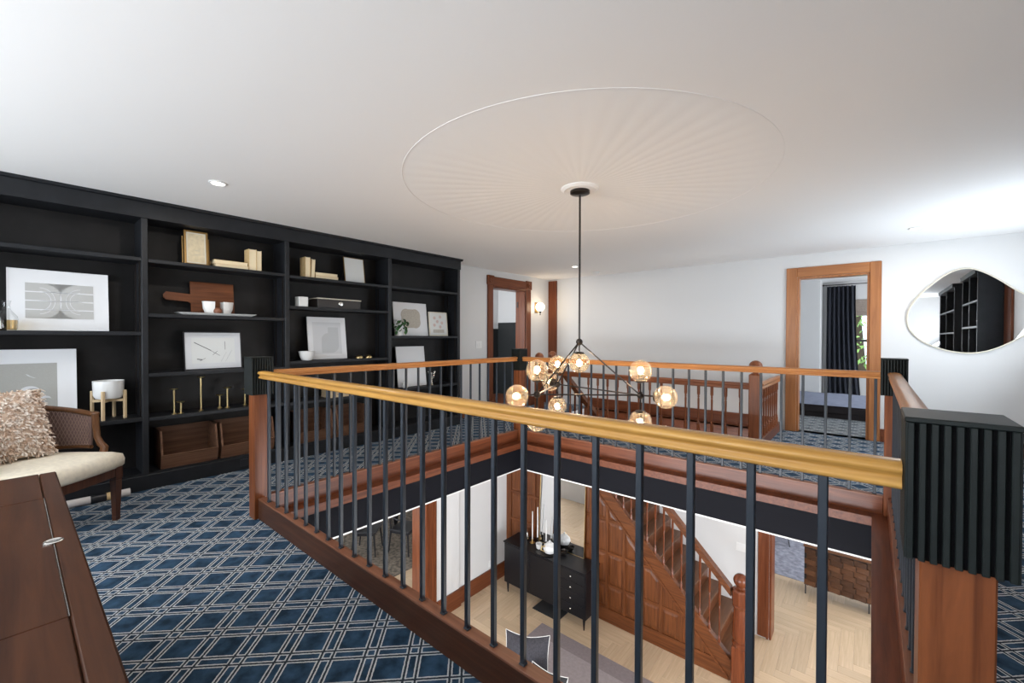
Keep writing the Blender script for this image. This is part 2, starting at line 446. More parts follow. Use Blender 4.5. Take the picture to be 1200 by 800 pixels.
# bedroom shell and the side room behind the left door
wall('wall_bedroom_far', 1, 11.0, 11.15, -2.2, 2.5, 0, ZC, [(-.42, .50, .50, 1.98)])
wall('wall_bedroom_left', 0, -2.35, -2.2, 7.2, 11.15, 0, ZC)
wall('wall_bedroom_closet', 1, 10.45, 11.0, -2.2, -.80, 0, ZC)
wall('wall_bedroom_right', 0, 2.5, 2.65, 7.2, 11.15, 0, ZC, [(8.4, 10.0, .65, 2.05)])
wall('wall_side_room_far', 0, -6.75, -6.6, 4.2, 7.3, 1.48, ZC)
wall('wall_side_room_dado', 0, -6.75, -6.58, 4.2, 7.3, 0, 1.48, mat='wall_charcoal')
wall('wall_side_room_near', 1, 4.05, 4.2, -6.75, XW - .22, 0, ZC, [(-6.4, -5.4, .8, 2.1)])
wall('wall_side_room_back', 1, 7.3, 7.45, -6.75, XW - .22, 0, ZC)
zd_ = on(590, 378, 1, 7.28).z
struct('wall_side_room_dado_back', B(-6.58, XW - .22, 7.28, 7.3, 0, zd_), 'wall_charcoal')
# lower level
wall('wall_lower_left', 0, -5.18, -4.93, -1.65, 11.4, ZL, ZLC, [(2.15, 3.87, ZL, -.75)])
struct('wall_lower_pilaster', B(-4.93, -4.895, 4.07, 4.52, ZL, ZLC), 'white_wall')
wall('wall_lower_back', 1, 6.80, 7.05, -4.93, 3.0, ZL, ZLC, [(-1.06, .95, ZL, -.72)])
struct('wall_stairwell_back', B(-4.93, SX1, 6.92, 7.05, ZLC, -.02), 'white_wall')
wall('wall_lower_right', 0, 3.0, 3.15, -1.65, 11.4, ZL, ZLC, [(1.7, 4.7, -2.35, -.65), (7.8, 10.2, -2.35, -.65)])
wall('wall_lower_front', 1, -1.65, -1.5, -4.93, 3.0, ZL, ZLC, [(-3.8, .6, -2.35, -.65)])
wall('wall_lower_rear', 1, 11.2, 11.35, -5.0, 3.0, ZL, ZLC)
wall('wall_dining_left', 0, -10, -9.85, .9, 8.2, ZL, ZLC)
wall('wall_dining_back', 1, 8.05, 8.2, -9.85, -5.18, ZL, ZLC)
wall('wall_dining_front', 1, .85, 1.0, -9.85, -5.18, ZL, ZLC, [(-9.2, -6.8, -2.35, -.65)])

# herringbone oak planks of the lower floor
floor_lo = struct('floor_lower', B(-9.9, 3.1, -1.6, 11.3, ZL - .06, ZL - .014), 'oak_floor')
Lp, Wp = .90, .15
proto = {}
for nm, ax in (('h', 'x'), ('v', 'y')):
    a, b = (Lp, Wp) if nm == 'h' else (Wp, Lp)
    me_o = MB().box(.0008, a - .0008, .0008, b - .0008, -.014, 0, c=.0016)
    proto[nm] = me_o
planks = []
for k in range(-120, 120):
    for m in range(-14, 15):
        for nm, (px, py) in (('h', (k*Wp + m*Lp, k*Wp - m*Lp)), ('v', (k*Wp + m*Lp - Wp, k*Wp - m*Lp))):
            a, b = (Lp, Wp) if nm == 'h' else (Wp, Lp)
            px2, py2 = px - 3.0, py + 4.0
            if px2 < -9.85 or px2 + a > 3.0 or py2 < -1.5 or py2 + b > 11.2: continue
            cx, cy = px2 + a/2, py2 + b/2
            # nearest point test: is the plank seen through the well?
            t = (-.0 - ZL) / (CAM.z - ZL); hx, hy = cx*(1-t), cy*(1-t)
            vis = WX0 - .3 < hx < WX1 + .1 and WY0 - .3 < hy < WY1 + .1
            u, v = pj((cx, cy, ZL))
            planks.append((0 if vis and -50 < u < 1250 and v < 850 else 1, cx*cx + cy*cy, nm, px2, py2))
planks.sort(key=lambda p: (p[0], p[1]))
first = {}; rest = {'h': MB(), 'v': MB()}
for i, (vis, d, nm, px, py) in enumerate(planks):
    if i < 290:
        if nm not in first:
            q = MB(); q.v = list(proto[nm].v); q.f = proto[nm].f
            o = build('plank', q, 'oak_floor' if nm == 'h' else 'oak_floor_y', floor_lo, local=True); first[nm] = o
            o.location = Vector((px, py, ZL)) - floor_lo.location
        else: instance(first[nm], Vector((px, py, ZL)) - floor_lo.location, floor_lo)
    else:
        rest[nm].add([p + Vector((px, py, ZL)) for p in proto[nm].v], proto[nm].f)
for nm in 'hv':
    if rest[nm].v:
        o = build('planks_beyond', rest[nm], 'oak_floor' if nm == 'h' else 'oak_floor_y', floor_lo); o['kind'] = 'stuff'

# ---- trims: ledge and black fascia round the well, white bead, baseboards
def ring(z0, z1, o, i):
    """rectangular ring round the well between outset o and outset i (towards the void is negative)"""
    X0, X1, Y0, Y1 = WX0, WX1, WY0, WY1
    m = MB()
    m.box(X0-o, X1+o, Y0-o, Y0-i, z0, z1); m.box(X0-o, X1+o, Y1+i, Y1+o, z0, z1)
    m.box(X0-o, X0-i, Y0-i, Y1+i, z0, z1); m.box(X1+i, X1+o, Y0-i, Y1+i, z0, z1)
    return m
struct('trim_1', ring(0, .012, .10, -.012), 'ledge_wood')            # ledge boards
struct('trim_2', ring(-.052, 0, -.0005, -.012), 'ledge_wood')        # nosing below the ledge
struct('trim_3', ring(-.292, -.052, 0, -.006), 'fascia_black')        # black fascia
struct('trim_4', ring(-.304, -.292, .03, -.010), 'window_frame_white')  # white bead
# stairwell edging and skirting
struct('trim_5', B(SX0, SX1, 7.025, 7.05, -.02, .17), 'base_wood')
struct('trim_6', MB().box(SX0, SX1, 6.90, 6.92, -.30, 0).box(SX0, SX1, 6.90, 7.025, -.02, 0), 'base_wood')
struct('trim_7', B(-4.98, -4.79, 7.015, 7.05, 0, 2.41), 'casing_dark')
struct('baseboard_back', B(.085, XE, 7.03, 7.05, 0, .16), 'base_wood')
struct('baseboard_left', MB().box(XW, XW + .02, 4.36, 5.20, 0, .16).box(XW, XW + .02, 6.44, 7.01, 0, .16), 'base_wood')
struct('baseboard_lower_left', MB().box(-4.93, -4.905, 4.52, 5.69, ZL, ZL + .25).box(-4.895, -4.865, 4.07, 4.54, ZL, ZL + .27), 'casing_dark_y')
struct('baseboard_lower_front', B(-4.93, 3.0, -1.5, -1.475, ZL, ZL + .38), 'casing_dark_y')
struct('baseboard_lower_right', B(2.975, 3.0, -1.475, 6.775, ZL, ZL + .30), 'casing_dark_y')
struct('baseboard_lower_back', B(.95, 3.0, 6.775, 6.80, ZL, ZL + .22), 'base_wood')

# ---- doors: casings
d = struct('door_1', B(XW, XW + .03, 5.23, 5.36, .20, 2.19, c=.006), 'casing_dark')     # left wall door
build('casing', B(XW, XW + .03, 6.28, 6.41, .20, 2.19, c=.006), 'casing_dark', d)
build('head_casing', B(XW, XW + .032, 5.36, 6.28, 2.165, 2.33, c=.006), 'casing_dark_y', d)
for y in (5.215, 6.265):
    build('plinth', B(XW, XW + .04, y, y + .16, 0, .20, c=.005), 'casing_dark', d)
    c = build('rosette_block', B(XW, XW + .042, y, y + .16, 2.185, 2.345, c=.006), 'casing_dark', d)
    q = MB().lathe((0, 0, 0), [(.055, 0), (.055, .008), (.04, .012), (.025, .006), (.012, .012)], 20)
    q.xf(Matrix.Translation((XW + .042, y + .08, 2.265)) @ Matrix.Rotation(PI/2, 4, 'Y')); build('rosette', q, 'casing_dark', c, smooth=True)
build('jamb', MB().box(XW - .22, XW, 6.255, 6.28, 0, 2.17).box(XW - .22, XW, 5.36, 5.385, 0, 2.17).box(XW - .22, XW, 5.385, 6.255, 2.145, 2.17), 'casing_dark', d)
for z in (.3, 1.85):
    build('hinge', B(XW - .19, XW - .16, 6.245, 6.256, z, z + .11), 'dark_bronze', d)
d = struct('door_2', B(-.925, -.80, 7.025, 7.05, 0, 2.26, c=.006), 'casing_wood')        # bedroom door
build('casing', B(-.03, .083, 7.025, 7.05, 0, 2.26, c=.006), 'casing_wood', d)
build('head_casing', B(-.80, -.03, 7.025, 7.05, 2.13, 2.26, c=.006), 'casing_wood_x', d)
build('jamb', MB().box(-.80, -.775, 7.05, 7.2, 0, 2.13).box(-.055, -.03, 7.05, 7.2, 0, 2.13).box(-.775, -.055, 7.05, 7.2, 2.105, 2.13), 'casing_wood', d)
# lower openings: dining room (left wall) and rear room
d = struct('door_3', MB().box(-4.93, -4.90, 3.87, 4.07, ZL, -.55, c=.01), 'casing_dark')
build('casing', B(-4.93, -4.90, 1.95, 2.15, ZL, -.55, c=.01), 'casing_dark', d)
build('head_casing', B(-4.93, -4.90, 2.15, 3.87, -.75, -.55, c=.01), 'casing_dark_y', d)
build('jamb', MB().box(-5.18, -4.93, 3.845, 3.87, ZL, -.75).box(-5.18, -4.93, 2.15, 2.175, ZL, -.75), 'casing_dark', d)
build('back_band', MB().box(-4.90, -4.888, 3.90, 3.93, ZL, -.55).box(-4.90, -4.885, 4.03, 4.065, ZL, -.55), 'casing_dark', d)
d = struct('door_4', B(-1.20, -1.06, 6.77, 6.80, ZL + .02, -.60, c=.01), 'casing_dark')
build('casing', B(.95, 1.09, 6.77, 6.80, ZL + .02, -.60, c=.01), 'casing_dark', d)
build('jamb', MB().box(-1.06, -1.035, 6.80, 7.05, ZL, -.72).box(.925, .95, 6.80, 7.05, ZL, -.72), 'casing_dark', d)
build('back_band', B(-1.09, -1.062, 6.755, 6.77, ZL + .02, -.60), 'casing_dark', d)

# ---- windows
def window(n, axis, t, a0, a1, z0, z1, depth=.1, mat='window_frame_white', cols=1):
    def bx(p, q, r, s_, dd=depth):
        return B(t, t + dd, p, q, r, s_) if axis == 0 else B(p, q, t, t + dd, r, s_)
    fw = .05
    o = struct('window_%d' % n, bx(a0, a1, z0, z0 + fw), mat)
    build('head_rail', bx(a0, a1, z1 - fw, z1), mat, o)
    build('stile', bx(a0, a0 + fw, z0 + fw, z1 - fw), mat, o); build('stile', bx(a1 - fw, a1, z0 + fw, z1 - fw), mat, o)
    zm = (z0 + z1) / 2
    build('meeting_rail', bx(a0 + fw, a1 - fw, zm - .022, zm + .022), mat, o)
    gl = .006
    for (p, q) in ((z0 + fw, zm - .022), (zm + .022, z1 - fw)):
        g = B(t + depth*.5, t + depth*.5 + gl, a0 + fw, a1 - fw, p, q) if axis == 0 else B(a0 + fw, a1 - fw, t + depth*.5, t + depth*.5 + gl, p, q)
        build('pane', g, 'clear_glass', o)
    return o
window(1, 1, 11.0, -.42, .50, .50, 1.98, mat='window_frame_dark')
window(2, 0, XE + .03, 5.0, 6.3, .6, 2.1)
window(3, 1, YS - .13, -4.35, -2.85, .55, 2.15)
window(11, 1, YS - .13, -1.95, -.45, .55, 2.15)  # invented window behind the camera, opening for the ceiling fill
window(4, 0, XE + .03, -2.42, -1.32, .6, 2.1)
window(5, 0, 3.03, 1.7, 4.7, -2.35, -.65)
window(6, 0, 3.03, 7.8, 10.2, -2.35, -.65)
window(7, 1, -1.63, -3.8, .6, -2.35, -.65)
window(8, 1, .87, -9.2, -6.8, -2.35, -.65)
window(10, 1, 4.07, -6.4, -5.4, .8, 2.1)  # added unseen window, opening for the side room fill
window(9, 0, 2.53, 8.4, 10.0, .65, 2.05)

# ================================================================== BALUSTRADES ROUND THE WELL
NY, FY, LX, RX = 1.163, 4.127, -3.37, .122       # centre lines: near, far, left, right
ZB, ZR0, ZR1 = .147, 1.000, 1.052
RAIL = [(-.024, 0), (-.030, .006), (-.030, .013), (-.022, .019), (-.022, .026), (-.034, .033), (-.036, .042), (-.030, .050), (-.012, .0535),
        (.012, .0535), (.030, .050), (.036, .042), (.034, .033), (.022, .026), (.022, .019), (.030, .013), (.030, .006), (.024, 0)]
bal_proto = {}
def balustrade(label, axis, line, a0, a1, positions, railmat, basemat, rail_label=None):
    mid = (a0 + a1) / 2
    loc = (mid, line, 0) if axis == 0 else (line, mid, 0)
    t = thing('balustrade', label, 'railing', loc, group='balustrade sides round the open well')
    prof = [(line + p, ZR0 + q) for p, q in RAIL]
    build('handrail', MB().prism(prof, axis, a0 + .024, a1 - .024), railmat, t, smooth=True, ang=60)
    if axis == 0: bb = B(a0, a1, line - .026, line + .026, .0, ZB, c=.004)
    else: bb = B(line - .026, line + .026, a0, a1, .0, ZB, c=.004)
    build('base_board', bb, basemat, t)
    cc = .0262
    build('base_lit_top', B(a0, a1, line - cc, line + cc, ZB - .012, ZB + .0004, c=.002) if axis == 0 else B(line - cc, line + cc, a0, a1, ZB - .012, ZB + .0004, c=.002), 'cap_wood' if axis == 0 else 'base_lit_wood_y', t)  # thin added strip, its paler colour standing for light on the board's top
    for p in positions:
        off = Vector((p, line, ZB)) if axis == 0 else Vector((line, p, ZB))
        if 'b' not in bal_proto:
            q = MB().box(-.0092, .0092, -.0092, .0092, 0, ZR0 - ZB + .004, c=.002)
            bal_proto['b'] = build('baluster', q, 'baluster_metal', t, local=True)
            q = MB().box(-.0125, .0125, -.0125, .0125, 0, .008, c=.003)
            bal_proto['s'] = build('baluster_shoe', q, 'baluster_metal', bal_proto['b'], local=True)
            bal_proto['b'].location = off - t.location
        else:
            o = instance(bal_proto['b'], off - t.location, t)
            instance(bal_proto['s'], Vector((0, 0, 0)), o)
    return t
n = 23
near_pos = [-3.190 + i * (3.190 - .080) / 22 for i in range(23)]
balustrade('balustrade side nearest the camera with golden moulded handrail', 0, NY, LX + .0505, RX - .0505, near_pos, 'gold_rail', 'base_shaded')
balustrade('long balustrade side running along in front of the black bookcase', 1, LX, NY + .0505, FY - .0505, [1.30 + i * .1415 for i in range(20)], 'rail_wood_y', 'base_wood_y')
balustrade('far balustrade side in front of the stair guard, orange handrail', 0, FY, LX + .0505, RX - .0505, [-3.24 + i * .1483 for i in range(23)], 'rail_wood', 'base_wood')
balustrade('balustrade side seen end-on at the right behind the fluted newel', 1, RX, NY + .0505, FY - .0505, [1.30 + i * .1415 for i in range(20)], 'rail_wood_y', 'base_wood_y')
def newel(label, x, y):
    t = thing('newel_post', label, 'post', (x, y, 0), group='black fluted newel posts at the well corners')
    build('post', B(x-.050, x+.050, y-.050, y+.050, 0, .90, c=.003), 'post_wood', t)
    build('block', B(x-.062, x+.062, y-.062, y+.062, .885, 1.146), 'slat_dark', t)
    build('cap', B(x-.074, x+.074, y-.074, y+.074, 1.142, 1.152, c=.002), 'slat_black', t)
    k = 9; p = .146 / k
    for s_ in (-1, 1):
        for i in range(k):
            c0 = -.073 + i * p
            q = MB().box(x+c0+.0031, x+c0+p-.0031, y+s_*.062, y+s_*.073, .885, 1.142, c=.0012); build('slat', q, 'slat_black', t)
            q = MB().box(x+s_*.062, x+s_*.073, y+c0+.0031, y+c0+p-.0031, .885, 1.142, c=.0012); build('slat', q, 'slat_black', t)
    return t
newel('black fluted newel post standing on the carpet before the bookcase', LX, NY)
newel('large black fluted newel post at the right edge nearest the camera', RX, NY)
newel('black fluted newel post behind the chandelier by the left door', LX, FY)
newel('black fluted newel post below the wall mirror beside the bedroom door', RX, FY)

# ================================================================== STAIR GUARD ON THE UPPER FLOOR
GY = 5.60
def ball_newel(label, x, y, z0, zt, hw, br, mat='guard_wood'):
    t = thing('ball_newel', label, 'post', (x, y, z0), group='ball-topped wooden stair newels')
    build('shaft', B(x-hw, x+hw, y-hw, y+hw, z0, zt, c=.012), mat, t)
    q = MB().lathe((x, y, zt), [(hw*.8, 0), (hw*.8, .006), (hw*.5, .012), (hw*.45, .022)], 20); build('neck', q, mat, t, smooth=True)
    build('ball_finial', MB().ball((x, y, zt + .015 + br), br, 24, 16), mat, t, smooth=True)
    return t
ball_newel('ball-topped wooden newel at the right end of the stair guard', -1.03, GY, 0, .875, .062, .072)
ball_newel('ball-topped newel seen left of the chandelier top globes', -4.15, GY, 0, .885, .062, .072)
ball_newel('ball-topped newel farthest back, in front of the corner trim', -4.60, 6.62, 0, .875, .062, .072)
TB = [(.019, 0), (.019, .10), (.015, .105), (.019, .115), (.012, .125), (.009, .15), (.011, .28), (.013, .40), (.009, .425), (.015, .432), (.010, .44), (.012, .455), (.018, .47), (.018, .565)]
def guard(label, axis, line, a0, a1, zt, xs):
    mid = (a0 + a1)/2
    t = thing('stair_guard', label, 'railing', (mid, line, 0) if axis == 0 else (line, mid, 0))
    prof = [(line + p*1.1, zt - .075 + q*1.45) for p, q in RAIL]
    build('handrail', MB().prism(prof, axis, a0, a1), 'guard_wood_x' if axis == 0 else 'casing_wood', t, smooth=True, ang=60)
    f = (lambda p, q, r, s_, z0, z1: B(p, q, r, s_, z0, z1, c=.004)) if axis == 0 else (lambda p, q, r, s_, z0, z1: B(r, s_, p, q, z0, z1, c=.004))
    build('bottom_rail', f(a0, a1, line-.03, line+.03, 0, .115), 'base_wood', t)
    pr = None
    for x in xs:
        off = Vector((x, line, .11)) if axis == 0 else Vector((line, x, .11))
        if pr is None:
            pr = build('turned_baluster', MB().lathe((0, 0, 0), [(r, z * (zt - .185) / .565) for r, z in TB], 12), 'guard_wood', t, local=True, smooth=True)
            pr.location = off - t.location
        else: instance(pr, off - t.location, t)
    return t
guard('stair guard with turned wooden balusters along the back stairwell', 0, GY, -4.087, -1.093, .765, [-1.19 - .1575 * i for i in range(18)])
guard('short stair guard running back from the newel to the bedroom door', 1, -1.0, GY + .063, 7.01, .765, [5.78 + .15 * i for i in range(8)])

# ================================================================== STAIRCASE (lower level)
STY = 5.69
t = thing('staircase', 'dark oak staircase with panelled side rising to the left', 'stairs', (-2.6, STY, ZL))
sl = 1.032
low = lambda x: -1.052 - sl*(x + 3.071)          # lower edge of the stringer
top = lambda x: low(x) + .245
rl = lambda x: -.988 - 1.03*(x + 2.032)          # handrail top
xa, xb = -1.286, -4.06
def zc(v): return min(v, -.03)
# stringer: sloping board, clipped at the floor
build('stringer', MB().prism([(xa, max(low(xa), ZL)), (xa, top(xa)), (-3.80, top(-3.80)), (-4.06, 0-.03), (-4.06, low(-4.06)), (-2.0, low(-2.0))], 1, STY - .022, STY + .03), 'stair_wood_x', t)
def slope_prof(off0, off1, y0, y1, x0=xa, x1=-3.85):
    return MB().prism([(x0, low(x0)+off0), (x0, low(x0)+off1), (x1, low(x1)+off1), (x1, low(x1)+off0)], 1, y0, y1)
build('stringer_cap', slope_prof(.225, .262, STY - .036, STY + .042), 'stair_wood_x', t)
build('stringer_moulding', slope_prof(-.018, .02, STY - .036, STY - .015, xa - .02), 'stair_wood_x', t)
# treads and risers
nr_ = 14; rise = 2.9 / 15; run = rise / sl
for i in range(nr_):
    x1 = -1.30 - i*run; z = ZL + (i+1)*rise
    build('tread', B(x1 - run - .025, x1 + .02, STY + .03, 6.80, z - .03, z, c=.005), 'tread_wood', t)
    build('riser', B(x1 - .02, x1, STY + .03, 6.80, z - rise, z - .03), 'stair_wood', t)
# balusters on the stringer cap
pr = None
for i in range(23):
    x = -1.42 - i*.117
    z0 = low(x) + .262; L_ = rl(x) - .06 - z0
    if pr is None:
        pr = build('turned_baluster', MB().lathe((0, 0, 0), [(.015, -.02), (.015, .07), (.008, .08), (.013, .09), (.007, .11), (.009, .25), (.0105, .40), (.007, .43), (.013, .44), (.008, .455), (.015, .47), (.015, L_ + .03)], 10), 'newel_wood', t, local=True, smooth=True)
        pr.location = Vector((x, STY, z0)) - t.location
    else: instance(pr, Vector((x, STY, z0)) - t.location, t)
xe = -3.74
build('handrail', MB().prism([(xa, rl(xa) - .10), (xa, rl(xa)), (xe, rl(xe)), (xe - .05, rl(xe) + .03), (-4.075, rl(xe) + .03), (-4.075, rl(xe) - .06), (xe - .02, rl(xe) - .06), (xe + .04, rl(xe + .04) - .10)], 1, STY - .033, STY + .035), 'stair_wood_x', t)
build('handrail_cap', MB().prism([(xa, rl(xa) - .035), (xa, rl(xa) + .006), (xe, rl(xe) + .006), (xe, rl(xe) - .035)], 1, STY - .048, STY + .048), 'stair_wood_x', t)
# panelled side
build('panel_backing', MB().prism([(-1.35, ZL), (-1.35, low(-1.35)), (-3.80, low(-3.80)), (-4.93, low(-3.80)), (-4.93, ZL)], 1, STY, STY + .02), 'stair_wood', t)
build('skirting', MB().prism([(-1.30, ZL), (-1.33, ZL + .04), (-1.50, ZL + .20), (-4.93, ZL + .20), (-4.93, ZL)], 1, STY - .022, STY), 'stair_wood_x', t)
cols = [-1.62 - .268*i for i in range(13)]
def clip(poly, f):
    out = []
    for i in range(len(poly)):
        a, b = poly[i], poly[(i+1) % len(poly)]
        da, db = f(a), f(b)
        if da >= 0: out.append(a)
        if (da >= 0) != (db >= 0):
            s_ = da/(da-db); out.append((a[0]+(b[0]-a[0])*s_, a[1]+(b[1]-a[1])*s_))
    return out
rows = [(ZL + .20, ZL + .55), (ZL + .55, ZL + 1.02), (ZL + 1.02, ZL + 1.50), (ZL + 1.50, ZL + 1.98), (ZL + 1.98, ZL + 2.5)]
for c0, c1 in zip([-1.35] + cols, cols):
    build('stile', MB().prism([(c1 - .022, ZL + .2), (c1 + .022, ZL + .2), (c1 + .022, min(low(c1 + .022), ZLC-.02)), (c1 - .022, min(low(c1 - .022), ZLC-.02))], 1, STY - .014, STY), 'stair_wood', t)
    for ri, (r0, r1) in enumerate(rows):
        def inset(m_):
            poly = [(c1+.022+m_, r0+.02+m_), (c0-.022-m_, r0+.02+m_), (c0-.022-m_, r1-.02-m_), (c1+.022+m_, r1-.02-m_)]
            return clip(poly, lambda p: low(p[0]) - .045 - m_*1.4 - p[1])
        a, b = inset(.006), inset(.04)
        if low(c1) - .05 > r1:
            build('rail', MB().box(c1 + .022, c0 - .022, STY - .012, STY, r1 - .02, r1 + .02), 'stair_wood_x', t)
        if len(a) >= 3 and len(a) == len(b):
            ar = abs(sum(a[i][0]*a[(i+1) % len(a)][1]-a[(i+1) % len(a)][0]*a[i][1] for i in range(len(a))))/2
            if ar < .004: continue
            n_ = len(a)
            q = MB().add([(p[0], STY - .002, p[1]) for p in a] + [(p[0], STY - .011, p[1]) for p in b],
                         [list(range(n_, 2*n_))] + [[i, (i+1) % n_, n_+(i+1) % n_, n_+i] for i in range(n_)])
            build('panel', q, 'stair_wood', t)
# lower newel
NX, NYY = -1.185, STY + .0
t = thing('stair_newel', 'large turned newel with ball finial at the foot of the staircase', 'post', (NX, NYY, ZL))
build('base_block', B(NX-.085, NX+.085, NYY-.085, NYY+.085, ZL, -2.42, c=.012), 'newel_wood', t)
build('turned_shaft', MB().lathe((NX, NYY, 0), [(.085, -2.43), (.092, -2.40), (.092, -2.385), (.07, -2.37), (.085, -2.35), (.094, -2.31), (.09, -2.2), (.08, -2.05), (.072, -1.97), (.085, -1.955), (.09, -1.935), (.075, -1.915), (.085, -1.90)], 24), 'newel_wood', t, smooth=True)
q = MB().lathe((NX, NYY, 0), [(.098, -1.905), (.098, -1.76), (.085, -1.735), (.05, -1.725), (.04, -1.71)], 8); build('head_block', q, 'newel_wood', t)
build('ball_finial', MB().ball((NX, NYY, -1.635), .082, 24, 16), 'newel_wood', t, smooth=True)

# ================================================================== BUILT-IN BOOKCASE
BX, BK = -4.66, -4.98                            # face and wall plane
t = thing('bookcase', 'long black built-in bookcase covering the left wall', 'bookcase', (BX - .15, 1.6, 0))
Y0, Y1 = -1.56, 4.32
build('back_panel', B(BK + .002, BK + .02, Y0, Y1, .10, 2.40), 'black_back', t)
build('kick_board', B(BK + .02, BX, Y0, Y1, 0, .125, c=.004), 'black_paint', t)
build('crown_board', B(BK + .02, BX + .012, Y0, Y1, 2.285, 2.436), 'black_paint', t)
build('crown_moulding', MB().prism([(BX+.012, 2.412), (BX+.028, 2.418), (BX+.034, 2.43), (BX+.034, 2.4395), (BX-.02, 2.4395), (BX-.02, 2.412)], 1, Y0, Y1 + .03), 'black_paint', t)
DIV = [(-1.56, -1.52), (-.42, -.38), (.72, .762), (1.858, 1.903), (3.095, 3.145), (4.27, 4.32)]
for a, b in DIV: build('divider', B(BK + .02, BX, a, b, .125, 2.285, c=.003), 'black_paint', t)
SH = [[1.95, 1.335, .615], [1.955, 1.335, .615], [1.95, 1.490, .982, .608], [1.942, 1.620, 1.036, .600], [1.945, 1.308, .620]]
for k, zs in enumerate(SH):
    a, b = DIV[k][1], DIV[k+1][0]
    build('bottom_shelf', B(BK + .02, BX - .004, a, b, .125, .14), 'black_paint', t)
    for z in zs: build('shelf', B(BK + .02, BX - .002, a, b, z - .032, z, c=.003), 'black_paint', t)
    for yy in (b - .004,):
        for xx in (BX - .06, BX - .23):
            build('shelf_standard', B(xx, xx + .012, yy - .006, yy + .004, .62, 1.93), 'dark_bronze', t)
def sy(u, x, v=400): return on(u, v, 0, x).y
def sz(u, v, x): return on(u, v, 0, x).z

def picture(label, u0, u1, vt, z0, lean, xf, fw, fmat, matmat='mat_white', matw=.05, prmat=None, name='picture_frame', v0=None, tt=.016):
    """framed picture leaning on the back of a shelf; returns the thing plus the local size"""
    ya, yb = sy(u0, xf), sy(u1, xf)
    xt = xf - .035
    h = sz((u0 + u1)/2, vt, xt) - z0
    h /= math.cos(lean); W = yb - ya
    t = thing(name, label, 'picture', (xf, (ya + yb)/2, z0 + tt*math.sin(lean) + .0008), (-lean, 0, PI/2))
    a = W/2
    q = MB().box(-a, a, 0, tt, 0, fw).box(-a, a, 0, tt, h - fw, h).box(-a, -a + fw, 0, tt, fw, h - fw).box(a - fw, a, 0, tt, fw, h - fw)
    build('frame', q, fmat, t, local=True)
    build('backing_board', B(-a + fw, a - fw, .004, tt - .001, fw, h - fw), matmat, t, local=True)
    p = None
    if prmat:
        p = build('print', B(-a + fw + matw, a - fw - matw, .0032, .0045, fw + matw, h - fw - matw), prmat, t, local=True)
    return t, W, h
def flat(t, poly, mat, y=.0022, name='print_shape', d=.001):
    return build(name, MB().prism(poly, 1, y, y + d), mat, t, local=True)
def arc(cx, cz, r, a0, a1, n=14): return [(cx + r*math.cos(a0 + (a1-a0)*i/n), cz + r*math.sin(a0 + (a1-a0)*i/n)) for i in range(n+1)]

# bay by the chair: two large pictures, carafe, planter
t, W, h = picture('white framed print of grey looping bands behind the glass carafe', 8, 128, 318, 1.335, .10, -4.80, .006, 'board_white', 'board_white')
pw, ph = W*.67, h*.58; zc_ = h*.49; rc = ph*.40
for s_ in (-1, 1):
    xo, xi = s_*pw/2, s_*.005
    pts = [(xo, zc_ - ph/2)] + [(xi - s_*rc + s_*rc*math.sin(a), zc_ - ph/2 + rc - rc*math.cos(a)) for a in [PI/2*i/8 for i in range(9)]]
    pts += [(xi - s_*rc + s_*rc*math.cos(a), zc_ + ph/2 - rc + rc*math.sin(a)) for a in [PI/2*i/8 for i in range(9)]] + [(xo, zc_ + ph/2)]
    flat(t, pts, 'print_line')
    for k in (-1, 0, 1):
        flat(t, [(xo, zc_ + k*ph*.25 - .004), (xi - s_*ph*(.34 if k else .45), zc_ + k*ph*.25 - .003), (xi - s_*ph*(.34 if k else .45), zc_ + k*ph*.25 + .003), (xo, zc_ + k*ph*.25 + .004)], 'board_white', .0012)
    for rr in (.55, .75):
        pts = [(xi - s_*ph*.42 + s_*ph*.40*rr*math.cos(a), zc_ + ph*.5*rr*math.sin(a)) for a in [-PI/2 + PI*i/18 for i in range(19)]]
        pts2 = [(xi - s_*ph*.42 + s_*(ph*.40*rr - .003)*math.cos(a), zc_ + (ph*.5*rr - .003)*math.sin(a)) for a in [PI/2 - PI*i/18 for i in range(19)]]
        for i in range(18):
            pass
        q = MB()
        for i in range(18):
            q.prism([pts[i], pts[i+1], pts2[17-i], pts2[18-i]], 1, .0012, .0022)
        build('print_line', q, 'board_white', t, local=True)
t, W, h = picture('large framed print of grey overlapping leaves behind the cane armchair', -62, 90, 410, .615, .09, -4.80, .006, 'board_white', 'board_white', .10, 'print_grey')
for (cx, cz, r, a0, a1) in ((W*.10, h*.42, .06, .3, 2.4), (W*.22, h*.30, .05, 1.0, 2.2), (-W*.02, h*.36, .07, 2.3, 3.2), (W*.14, h*.72, .05, 3.6, 4.6), (-W*.25, h*.7, .06, 4.5, 5.6)):
    flat(t, arc(cx, cz, r, a0, a1) + arc(cx + .012, cz - .012, r*.9, a1, a0), 'mat_white', .0018)
t = thing('carafe', 'clear glass carafe half filled, at the left end of the shelf', 'carafe', (BX - .055, sy(8, BX - .055), 1.3355))
P = [(.046, .002), (.054, .012), (.056, .08), (.054, .10), (.034, .128), (.020, .15), (.017, .18), (.022, .21), (.024, .213)]
q = MB().lathe((0, 0, 0), P, 24); q.f = q.f[:-1]; build('glass_body', q, 'clear_glass', t, local=True, smooth=True)
build('liquor', MB().lathe((0, 0, 0), [(.044, .005), (.051, .013), (.053, .075)], 24), 'whisky', t, local=True, smooth=True)
y_ = sy(127, BX - .13); xx = BX - .14
t = thing('planter', 'white pot on a pale wooden four-legged stand', 'planter', (xx, y_, .6155), (0, 0, .35))
P = [(.05, .165), (.08, .172), (.094, .20), (.098, .315), (.093, .315), (.088, .21), (.055, .19)]
